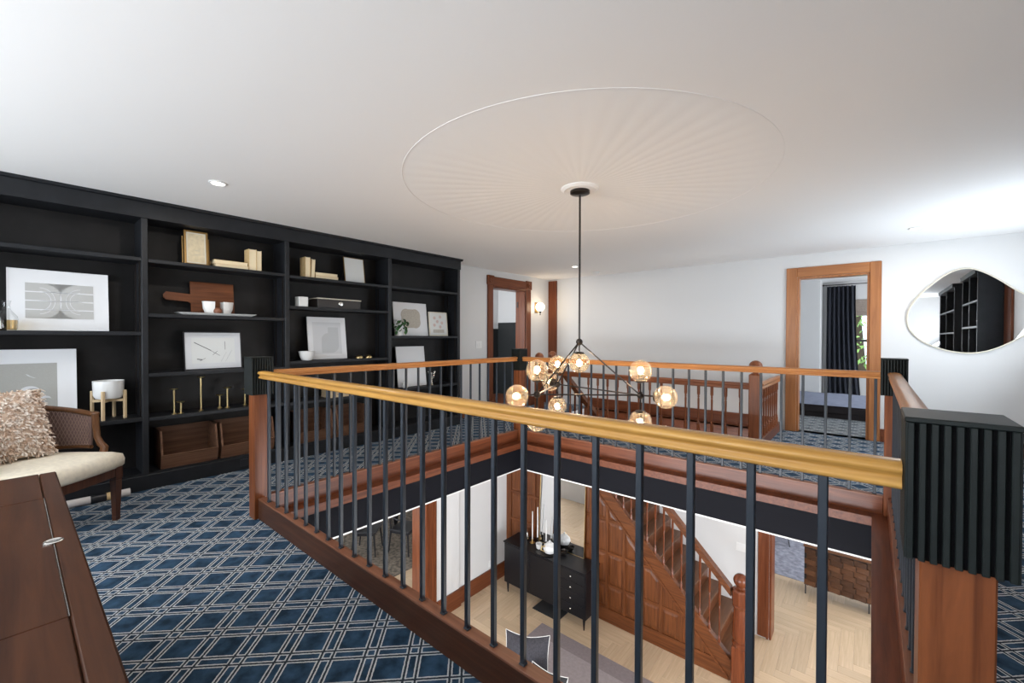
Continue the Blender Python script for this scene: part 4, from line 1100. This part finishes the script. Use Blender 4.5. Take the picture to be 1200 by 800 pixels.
# ================================================================== RECESSED LIGHTS, DETECTOR, SCONCE, SWITCHES
def downlight(label, x, y):
    t = thing('recessed_light', label, 'light', (x, y, ZC - .012), group='recessed ceiling lights')
    build('trim_ring', MB().lathe((x, y, ZC), [(.058, -.001), (.058, -.006), (.046, -.010), (.042, -.003)], 32), 'switch_white', t, smooth=True)
    build('lens', MB().lathe((x, y, ZC), [(.042, -.0015), (.042, -.005)], 32), 'downlight', t)
    L = bpy.data.lights.new('downlight_beam', 'AREA'); L.shape = 'DISK'; L.size = .08; L.energy = 9; L.color = (1, .93, .85)
    o = bpy.data.objects.new('downlight_beam', L); COL.objects.link(o); o.parent = t; o.location = (0, 0, .0005)
downlight('round recessed ceiling light above the black bookcase', -3.73, 1.015)
downlight('round recessed ceiling light above the bedroom side wall', .332, 6.09)
downlight('small recessed ceiling light beside the chandelier stem', -3.68, 5.92)
tag(build('smoke_detector', MB().lathe((-3.72, 6.66, ZC), [(.07, -.001), (.07, -.012), (.055, -.03), (.02, -.034)], 28), 'switch_white', smooth=True), 'round white smoke detector on the far ceiling', 'detector')
t = thing('wall_sconce', 'brass wall sconce with lit round globe beside the left door', 'lamp', (XW, 6.60, 1.72))
build('back_plate', B(XW, XW + .015, 6.56, 6.645, 1.76, 1.965, c=.004), 'frame_gold', t)
build('arm', MB().tube([(XW + .015, 6.605, 1.80), (XW + .06, 6.605, 1.775), (XW + .10, 6.605, 1.79)], .008, 8), 'brass', t, smooth=True)
build('finial', MB().lathe((XW + .10, 6.605, 1.745), [(.004, -.03), (.010, -.015), (.006, 0), (.014, .02), (.03, .045)], 12), 'dark_bronze', t, smooth=True)
build('glass_globe', MB().ball((XW + .10, 6.605, 1.875), .085, 24, 16), 'sconce_globe', t, smooth=True)
L = bpy.data.lights.new('sconce_light', 'POINT'); L.energy = 3.2; L.color = (1, .75, .48); L.shadow_soft_size = .09
o = bpy.data.objects.new('sconce_light', L); COL.objects.link(o); o.parent = t; o.location = Vector((XW + .215, 6.605, 1.875)) - t.location
def plate(label, q0, toggles, t_axis):
    x, y, z = q0; t = thing('light_switch', label, 'switch', q0)
    wd = .045 + .046*(toggles - 1)
    if t_axis == 0:
        build('cover_plate', B(x, x + .006, y - wd*.8, y + wd*.8, z - .06, z + .06, c=.002), 'switch_white', t)
        for k in range(toggles):
            yc = y + (k - (toggles-1)/2)*.046; build('rocker', B(x + .006, x + .009, yc - .016, yc + .016, z - .033, z + .033, c=.001), 'switch_white', t)
    else:
        build('cover_plate', B(x - wd*.8, x + wd*.8, y - .006, y, z - .06, z + .06, c=.002), 'switch_white', t)
        for k in range(toggles):
            xc = x + (k - (toggles-1)/2)*.046; build('rocker', B(xc - .016, xc + .016, y - .009, y - .006, z - .033, z + .033, c=.001), 'switch_white', t)
plate('white double light switch between bookcase and left door', (XW, 5.03, 1.165), 2, 0)
pS = on(869, 641, 1, 6.80)
plate('white switch plate on the wall behind the lower staircase', (pS.x, 6.80, pS.z), 2, 1)

# ================================================================== MIRROR ON THE BACK WALL
t = thing('wall_mirror', 'rounded pebble-shaped mirror with thin pale frame on the back wall', 'mirror', (.85, YN, 1.12))
ctrl = [(1062, 374), (1066, 359), (1080, 343), (1100, 327), (1117, 317), (1135, 313.5), (1152, 318), (1172, 328), (1192, 341)]
ctrl_b = [(1062, 374), (1066, 388), (1080, 400), (1100, 408.5), (1120, 413), (1140, 414), (1160, 411), (1178, 404), (1194, 396)]
up = [on(u, v, 1, YN) for u, v in ctrl]; dn = [on(u, v, 1, YN) for u, v in ctrl_b]
outl = [(p.x, p.z) for p in dn] + [(1.32, 1.40), (1.365, 1.49), (1.375, 1.56), (1.36, 1.64), (1.31, 1.72)] + [(p.x, p.z) for p in reversed(up[1:])]
def smoothp(P, it=2):
    for _ in range(it):
        Q = []
        for i in range(len(P)):
            a, b = P[i], P[(i+1) % len(P)]
            Q += [(a[0]*.75+b[0]*.25, a[1]*.75+b[1]*.25), (a[0]*.25+b[0]*.75, a[1]*.25+b[1]*.75)]
        P = Q
    return P
outl = smoothp(outl)
build('glass', MB().prism(outl, 1, YN - .017, YN - .010), 'mirror', t)
build('backing', MB().prism(outl, 1, YN - .010, YN - .0005), 'switch_white', t)
build('frame', MB().tube([(x, YN - .014, z) for x, z in outl], .009, 8, True), 'frame_cream', t, smooth=True)

# built-in bookcases on the right wall (seen in the mirror)
def side_case(label, y0, y1, zs, cols_):
    x0, x1 = 1.30, XE
    t = thing('side_bookcase', label, 'bookcase', ((x0+x1)/2, (y0+y1)/2, 0))
    build('back_panel', B(x1 - .02, x1 - .001, y0, y1, 0, 2.36), 'black_back', t)
    build('end_panel', B(x0, x1 - .02, y0, y0 + .03, 0, 2.36), 'black_paint', t); build('end_panel', B(x0, x1 - .02, y1 - .03, y1, 0, 2.36), 'black_paint', t)
    build('crown', B(x0 - .03, x1 - .02, y0, y1, 2.36, 2.437), 'black_paint', t)
    for c in cols_: build('divider', B(x0, x1 - .02, c - .015, c + .015, .1, 2.36), 'black_paint', t)
    for z in zs: build('shelf', B(x0, x1 - .02, y0 + .03, y1 - .03, z - .03, z), 'black_paint', t)
side_case('black built-in bookcase on the right wall, mirrored nearest', 2.35, 3.88, (.10, .62, 1.02, 1.50, 1.93), (3.1,))
side_case('black built-in bookcase on the right wall, mirrored farther away', -1.2, 1.30, (.10, .55, 1.0, 1.42, 1.90), (.05,))
struct('trim_8', B(XE - .03, XE, 4.0, 4.45, 0, 2.30, c=.006), 'casing_dark')
def vase(label, x, y, z, h, mat):
    tag(build('vase', MB().lathe((x, y, z), [(h*.18, 0), (h*.26, h*.05), (h*.30, h*.4), (h*.14, h*.75), (h*.12, h*.95), (h*.15, h)], 20), mat, smooth=True), label, 'vase')
vase('pale vase on the nearer right-hand bookcase', 1.42, 3.45, 1.5005, .24, 'ceramic_white')
vase('tan vase on the farther right-hand bookcase', 1.42, .75, 1.4205, .22, 'book_cover')

# ================================================================== BEDROOM
t = thing('bed', 'low bed with grey-blue cover and dark skirt seen through the bedroom door', 'bed', (-.1, 9.65, 0))
def bedtop(a, b):
    x = -1.25 + 2.3*a; y = 8.56 + 1.84*b; e = min(a, 1-a, b, 1-b)
    return (x, y, .20 + .035*min(1, e*9)**.6 + .006*math.sin(a*23 + b*7)*min(1, e*9))
q = MB().grid(bedtop, 30, 24); build('cover', q, 'bed_cover', t, smooth=True)
build('mattress', B(-1.24, 1.04, 8.57, 10.39, .06, .205, c=.03), 'bed_side', t)
build('skirt', B(-1.22, 1.02, 8.59, 10.37, 0, .07), 'bed_side', t)
t = thing('curtain', 'dark navy curtain hanging on a rod in the bedroom', 'curtain', (-.48, 10.855, 0))
def cur(a, b):
    x = -.72 + .46*a + .10*a*(1-b)**2; ph_ = 2*PI*a*6.5
    return (x, 10.855 + (.030 + .012*b)*math.sin(ph_) + .01*math.sin(3*ph_*.31 + b*3), .03 + 2.31*b)
q = MB().grid(cur, 78, 14); build('drape', q, 'curtain_dark', t, smooth=True, ang=80)
tag(build('curtain_rod', MB().cyl((-.77, 10.855, 2.37), (.75, 10.855, 2.37), .009, n=10).ball((-.78, 10.855, 2.37), .018, 12, 8).cyl((-.74, 10.855, 2.37), (-.74, 11.0, 2.37), .006).cyl((.7, 10.855, 2.37), (.7, 11.0, 2.37), .006), 'dark_bronze', smooth=True), 'thin black curtain rod above the bedroom window', 'curtain rod')
t = thing('roman_blind', 'folded taupe roman blind at the top of the bedroom window', 'blind', (.04, 10.97, 1.72))
build('fabric', B(-.42, .50, 10.965, 10.985, 1.78, 2.06), 'blind_fabric', t)
for k in range(3): build('fold', B(-.42, .50, 10.945 - .006*k, 10.965, 1.735 + .022*k, 1.765 + .022*k, c=.008), 'blind_fabric', t)
# tree outside the bedroom window
t = thing('garden_tree', 'sunlit leafy tree outside the bedroom window', 'tree', (-.3, 15.5, -3))
build('trunk', MB().tube([(-.3, 15.5, -3), (-.2, 15.5, 0), (-.35, 15.5, 2.5)], [.16, .12, .05], 10), 'bark', t, smooth=True)
q = MB(); random.seed(5)
for k in range(5200):
    d_ = Vector((random.gauss(0, 1), random.gauss(0, .7), random.gauss(0, 1))).normalized()*random.uniform(.4, 1)**.5
    c = Vector((-.3 + d_.x*2.3, 15.5 + d_.y*1.2, 1.4 + d_.z*2.6))
    a = Vector((random.uniform(-1, 1), random.uniform(-1, 1), random.uniform(-1, 1))).normalized(); b = a.orthogonal().normalized(); s_ = random.uniform(.05, .10)
    q.add([c - a*s_, c + b*s_*.5, c + a*s_, c - b*s_*.5], [(0, 1, 2, 3)])
o = build('leaves', q, 'leaf_tree', t); o['kind'] = 'stuff'

# ================================================================== LOWER LEVEL: SIDEBOARD AND WHAT STANDS ON IT
sx0, sx1, sy0, sy1 = -4.60, -3.065, 5.245, 5.645
zT = ZL + .845
t = thing('sideboard', 'black sideboard on tapered legs in front of the oak panelling', 'sideboard', ((sx0+sx1)/2, (sy0+sy1)/2, ZL))
build('carcass', B(sx0, sx1, sy0 + .012, sy1, ZL + .17, zT - .02, c=.003), 'cabinet_black', t)
build('top', B(sx0 - .012, sx1 + .012, sy0 - .008, sy1, zT - .02, zT, c=.004), 'cabinet_black', t)
dx = [sx0 + .012, sx0 + .53, sx0 + 1.05]
for k in range(2):
    o = build('door', B(dx[k] + .003, dx[k+1] - .003, sy0, sy0 + .012, ZL + .185, zT - .03, c=.002), 'cabinet_black', t)
    xk = dx[k+1] - .04 if k == 0 else dx[k] + .04
    if k == 0: build('knob', MB().tube([(xk, sy0 - .02, zT - .17), (xk, sy0 - .012, zT - .15), (xk, sy0 + .001, zT - .15)], .006, 8), 'silver', o, smooth=True)
for k in range(4):
    z0 = ZL + .185 + k*.157
    o = build('drawer', B(dx[2] + .003, sx1 - .012, sy0, sy0 + .012, z0 + .003, z0 + .154, c=.002), 'cabinet_black', t)
    xm = (dx[2] + sx1)/2
    build('knob', MB().ball((xm, sy0 - .012, z0 + .08), .014, 12, 8).cyl((xm, sy0 - .008, z0 + .08), (xm, sy0 + .001, z0 + .08), .006), 'silver', o, smooth=True)
for x in (sx0 + .05, sx1 - .05):
    for y in (sy0 + .05, sy1 - .05): build('leg', MB().cyl((x, y, ZL), (x, y, ZL + .172), .009, .024, 12), 'cabinet_black', t, smooth=True)
tag(build('floor_mat', B(-3.98, -3.50, 5.205, 5.50, ZL + .0005, ZL + .012, c=.003), 'pillow_black'), 'small black mat on the oak floor under the sideboard', 'mat')
# leaning mirror
u0, u1 = on(632, 620, 1, 5.60).x, on(684, 640, 1, 5.60).x
t = thing('standing_mirror', 'tall mirror with thin brass edge leaning behind the teapot on the sideboard', 'mirror', ((u0+u1)/2, 5.598, zT + .0015), (-.040, 0, 0))
w_ = (u1-u0)/2; hm = 1.42
build('glass', B(-w_, w_, 0, .006, .006, hm), 'mirror', t, local=True)
build('backing', B(-w_, w_, .006, .014, .006, hm), 'frame_black', t, local=True)
build('edge_frame', MB().box(-w_-.008, -w_, -.004, .016, 0, hm+.008).box(w_, w_+.008, -.004, .016, 0, hm+.008).box(-w_, w_, -.004, .016, 0, .006).box(-w_, w_, -.004, .016, hm, hm+.008), 'brass', t, local=True)
# tray, teapot, cup
tc_ = Vector((-3.86, 5.405, zT)); tz = zT + .001
t = thing('serving_tray', 'round dark tray carrying the white teapot', 'tray', (tc_.x, tc_.y, tz))
build('plate', MB().lathe((0, 0, 0), [(.02, 0), (.165, 0), (.180, .018), (.175, .018), (.163, .006), (.02, .006)], 48), 'dark_bronze', t, local=True, smooth=True)
tp = Vector((-3.79, 5.40, 0))
t = thing('teapot', 'white porcelain teapot on the round tray', 'teapot', (tp.x, tp.y, tz + .007), (0, 0, 1.15))
build('body', MB().lathe((0, 0, 0), [(.05, 0), (.085, .02), (.105, .07), (.09, .12), (.05, .145), (.045, .15)], 28), 'ceramic_white', t, local=True, smooth=True)
o = build('lid', MB().lathe((0, 0, .148), [(.05, 0), (.042, .012), (.012, .022)], 20), 'ceramic_white', t, local=True, smooth=True)
build('knob', MB().ball((0, 0, .183), .014, 12, 8), 'ceramic_white', o, local=True, smooth=True)
build('spout', MB().tube([(.08, .0, .06), (.13, .0, .08), (.155, .0, .135)], [.026, .018, .012], 10), 'ceramic_white', t, local=True, smooth=True)
build('handle', MB().tube([(-.085, 0, .12), (-.14, 0, .125), (-.155, 0, .08), (-.10, 0, .04)], .010, 8), 'brass', t, local=True, smooth=True)
cp = Vector((-3.99, 5.39, 0))
t = thing('cup', 'small white cup left of the teapot', 'cup', (cp.x, cp.y, tz + .0085))
build('body', MB().lathe((0, 0, 0), [(.025, 0), (.04, .012), (.052, .085), (.047, .085), (.036, .02)], 22), 'ceramic_white', t, local=True, smooth=True)
build('handle', MB().tube([(.045, 0, .07), (.075, 0, .06), (.07, 0, .03), (.04, 0, .025)], .006, 8), 'brass', t, local=True, smooth=True)
def candle(label, u, vb, vt, base_r, hold_h, mat):
    p = on(u, vb, 1, 5.535 if u > 625 else 5.50); top_ = on(u, vt, 1, p.y).z
    t = thing('candle_holder', label, 'candle', (p.x, p.y, zT + .0005), group='candles on the sideboard')
    build('holder', MB().lathe((0, 0, 0), [(base_r, 0), (base_r, .006), (.012, .016), (.009, hold_h*.6), (.02, hold_h*.9), (.02, hold_h)], 18), mat, t, local=True, smooth=True)
    build('taper_candle', MB().cyl((0, 0, hold_h - .01), (0, 0, max(hold_h + .08, top_ - zT)), .011, .008, 12), 'ceramic_white', t, local=True, smooth=True)
candle('white taper candle nearest the front edge of the sideboard', 624, 634, 599, .045, .06, 'brass')
candle('white taper candle in a glass holder before the mirror', 640, 632, 609, .035, .09, 'silver')
candle('white taper candle in dark holder at the mirror edge', 630, 630, 594, .035, .10, 'dark_bronze')
p = Vector((-4.33, 5.50, 0))
tag(build('silver_jug', MB().lathe((p.x, p.y, zT + .0005), [(.035, 0), (.04, .005), (.055, .05), (.04, .10), (.032, .14), (.042, .16)], 22), 'silver', smooth=True), 'small silver jug between candles on the sideboard', 'jug')
p = Vector((-3.60, 5.48, 0))
tag(build('bronze_bowl', MB().lathe((p.x, p.y + .02, zT + .0005), [(.03, 0), (.055, .03), (.06, .065), (.054, .065), (.045, .03)], 22), 'dark_bronze', smooth=True), 'little bronze bowl behind the teapot', 'bowl')

# ---- rugs, sofa with cushions
t = thing('area_rug', 'large lavender-grey rug with darker border on the lower floor', 'rug', (-1.6, 3.2, ZL))
build('border', B(-3.66, .4, 1.4, 5.03, ZL + .0005, ZL + .008, c=.002), 'rug_border', t)
build('field', B(-3.42, .16, 1.64, 4.79, ZL + .008, ZL + .010), 'rug_lavender', t)
t = thing('daybed', 'light grey daybed mostly hidden below the near balustrade', 'sofa', (-2.4, 3.35, ZL + .0105))
for x in (-3.30, -1.60):
    for y in (3.02, 3.72): build('leg', MB().cyl((x, y, ZL + .0105), (x, y, ZL + .16), .018, .026, 12), 'leg_wood', t, smooth=True)
build('base', B(-3.38, -1.52, 2.94, 3.80, ZL + .155, ZL + .27, c=.012), 'sofa_grey', t)
build('mattress', B(-3.37, -1.53, 2.95, 3.79, ZL + .27, ZL + .43, c=.03), 'sofa_grey', t)
def pillow(name, label, loc, rot, w_, h_, th, mat, piping=None):
    t = thing(name, label, 'cushion', loc, rot)
    def f(a, b, sg):
        y = a*2 - 1; z = b*2 - 1
        k = max(0, (1 - abs(y)**2.4)*(1 - abs(z)**2.4))**.55
        return (y*w_/2*(1 - .07*(1 - abs(z)**2)), sg*th/2*k, h_/2 + z*h_/2*(1 - (.22 if z > 0 else .05)*(1 - abs(y)**1.5)))
    q = MB().grid(lambda a, b: f(a, b, 1), 14, 14); q2 = MB().grid(lambda a, b: f(a, b, -1), 14, 14); q.add(q2.v, q2.f)
    build('cover', q, mat, t, local=True, smooth=True)
    if piping:
        e = [f(i/12, 0, 1) for i in range(12)] + [f(1, i/12, 1) for i in range(12)] + [f(1 - i/12, 1, 1) for i in range(12)] + [f(0, 1 - i/12, 1) for i in range(12)]
        build('piping', MB().tube(e, .0035, 6, True), piping, t, local=True, smooth=True)
    return t
pp_ = Vector((-2.86, 3.63, 0))
pillow('scatter_cushion', 'charcoal cushion with white edge on the daybed', (pp_.x, pp_.y, ZL + .452), (-.25, 0, math.radians(28)), .50, .46, .15, 'pillow_grey', 'pillow_white')
pq = Vector((-2.52, 3.52, 0))
t = pillow('dotted_cushion', 'black cushion with rows of white dots on the daybed', (pq.x, pq.y, ZL + .455), (-.35, 0, math.radians(8)), .42, .30, .13, 'pillow_black', 'pillow_white')
for i in range(6):
    for j in range(4):
        x = -.16 + .064*i; z = .05 + .06*j
        k = max(0, (1 - abs(x/.21)**2.4)*(1 - abs((z-.15)/.15)**2.4))**.55
        for sg in (1,):
            build('dot', MB().ball((x, sg*.065*k + .002, z), .012, 8, 6, .8), 'pillow_white', t, local=True)
# ---- dining room
tag(build('dining_rug', B(-9.4, -6.34, 2.2, 6.9, ZL + .0005, ZL + .010, c=.003), 'rug_dining'), 'mottled brown-grey rug under the dining chairs', 'rug')
def dchair(label, x, y, rz):
    t = thing('dining_chair', label, 'chair', (x, y, ZL + .0135), (0, 0, rz), 'black wooden dining chairs')
    m = 'frame_black'
    for sx_, sy_ in ((1, 1), (1, -1)): build('leg', MB().cyl((sx_*.22, sy_*.22, 0), (sx_*.18, sy_*.19, .44), .013, .019, 10), m, t, local=True, smooth=True)
    for sy_ in (1, -1): build('leg', MB().tube([(-.24, sy_*.22, 0), (-.19, sy_*.20, .44), (-.20, sy_*.23, .70)], [.013, .019, .014], 10), m, t, local=True, smooth=True)
    build('seat', MB().box(-.22, .23, -.235, .235, .425, .465, c=.015), m, t, local=True)
    build('seat_rail', MB().box(-.19, .19, -.20, .20, .38, .425), m, t, local=True)
    build('arm_rail', MB().tube([(.02 - .26*math.sin(a), .29*math.cos(a), .70 + .03*math.sin(a)) for a in [PI*(-.05 + 1.1*i/14) for i in range(15)]], .017, 8), m, t, local=True, smooth=True)
    build('back_splat', MB().prism([(-.045, .46), (.045, .46), (.10, .72), (-.10, .72)], 0, -.235, -.22), m, t, local=True)
    for s_ in (-1, 1): build('back_spindle', MB().cyl((-.20, s_*.12, .46), (-.23, s_*.16, .72), .008, n=8), m, t, local=True)
dchair('black dining chair at the left, seen below the fascia', -7.48, 4.50, .7)
dchair('black dining chair nearest the dark door casing', -6.98, 5.02, .35)
dchair('black dining chair farthest left behind the balusters', -8.15, 4.05, 2.6)
tag(build('dining_post', B(-7.52, -7.40, 3.58, 3.66, ZL, ZLC - .001, c=.01), 'casing_dark'), 'wooden post in the dining room beside the chairs', 'post')
# ---- rear room
tag(build('faded_rug', B(-3.2, 2.2, 8.79, 10.9, ZL + .0005, ZL + .008, c=.002), 'rug_blue'), 'faded blue-grey rug in the rear room', 'rug')
t = thing('carved_console', 'low carved wooden console on thin black legs in the rear room', 'console', (.1, 8.62, ZL))
kx0, kx1, ky0, ky1 = -.82, .92, 8.40, 8.76
build('carcass', B(kx0, kx1, ky0 + .02, ky1, ZL + .15, ZL + .78, c=.004), 'cabinet_black', t)
build('top', B(kx0 - .012, kx1 + .012, ky0 - .005, ky1 + .01, ZL + .78, ZL + .815, c=.004), 'carved_wood', t)
nx, nz = 11, 7
tile = None
for i in range(nx):
    for j in range(nz):
        x0 = kx0 + (kx1-kx0)*i/nx + (0 if j % 2 == 0 else .03); wt = (kx1-kx0)/nx; ht = .60/nz; z0 = ZL + .16 + .60*j/nz
        if x0 + wt > kx1 + .01: continue
        if tile is None:
            q = MB().add([(.002, .02, 0), (wt-.002, .02, 0), (wt-.002, .02, ht), (.002, .02, ht), (.004, .016, .004), (wt-.004, -.022, .004), (wt-.004, -.006, ht-.004), (.004, .018, ht-.004)],
                         [(0,3,2,1),(4,5,6,7),(0,1,5,4),(1,2,6,5),(2,3,7,6),(3,0,4,7)])
            tile = build('carved_scale', q, 'carved_wood', t, local=True); tile.location = Vector((x0, ky0, z0)) - t.location
        else: instance(tile, Vector((x0, ky0, z0)) - t.location, t)
for x in (kx0 + .02, 0.0, kx1 - .02):
    for y in (ky0 + .03, ky1 - .03): build('leg', MB().box(x - .008, x + .008, y - .008, y + .008, ZL + (.0005 if y < 8.7 else .0), ZL + .152), 'frame_black', t)
p = on(926, 642, 2, ZL)
t = thing('side_table', 'slim black-legged side table standing on the faded rug', 'table', (p.x - .3, p.y + .2, ZL + .0115))
build('top', MB().lathe((0, 0, .46), [(.30, 0), (.31, .012), (.30, .024), (.02, .024)], 32), 'carved_wood', t, local=True, smooth=True)
for k in range(3):
    a = -.55 + k*2*PI/3; build('leg', MB().cyl((.34*math.cos(a), .34*math.sin(a), 0), (.22*math.cos(a), .22*math.sin(a), .462), .009, .011, 8), 'frame_black', t, local=True)
# socket on the lower left wall
p = on(574, 660, 0, -4.93)
tag(build('wall_socket', B(-4.93, -4.923, p.y - .035, p.y + .035, p.z - .055, p.z + .055, c=.002), 'switch_white'), 'white wall socket above the lower baseboard', 'socket')
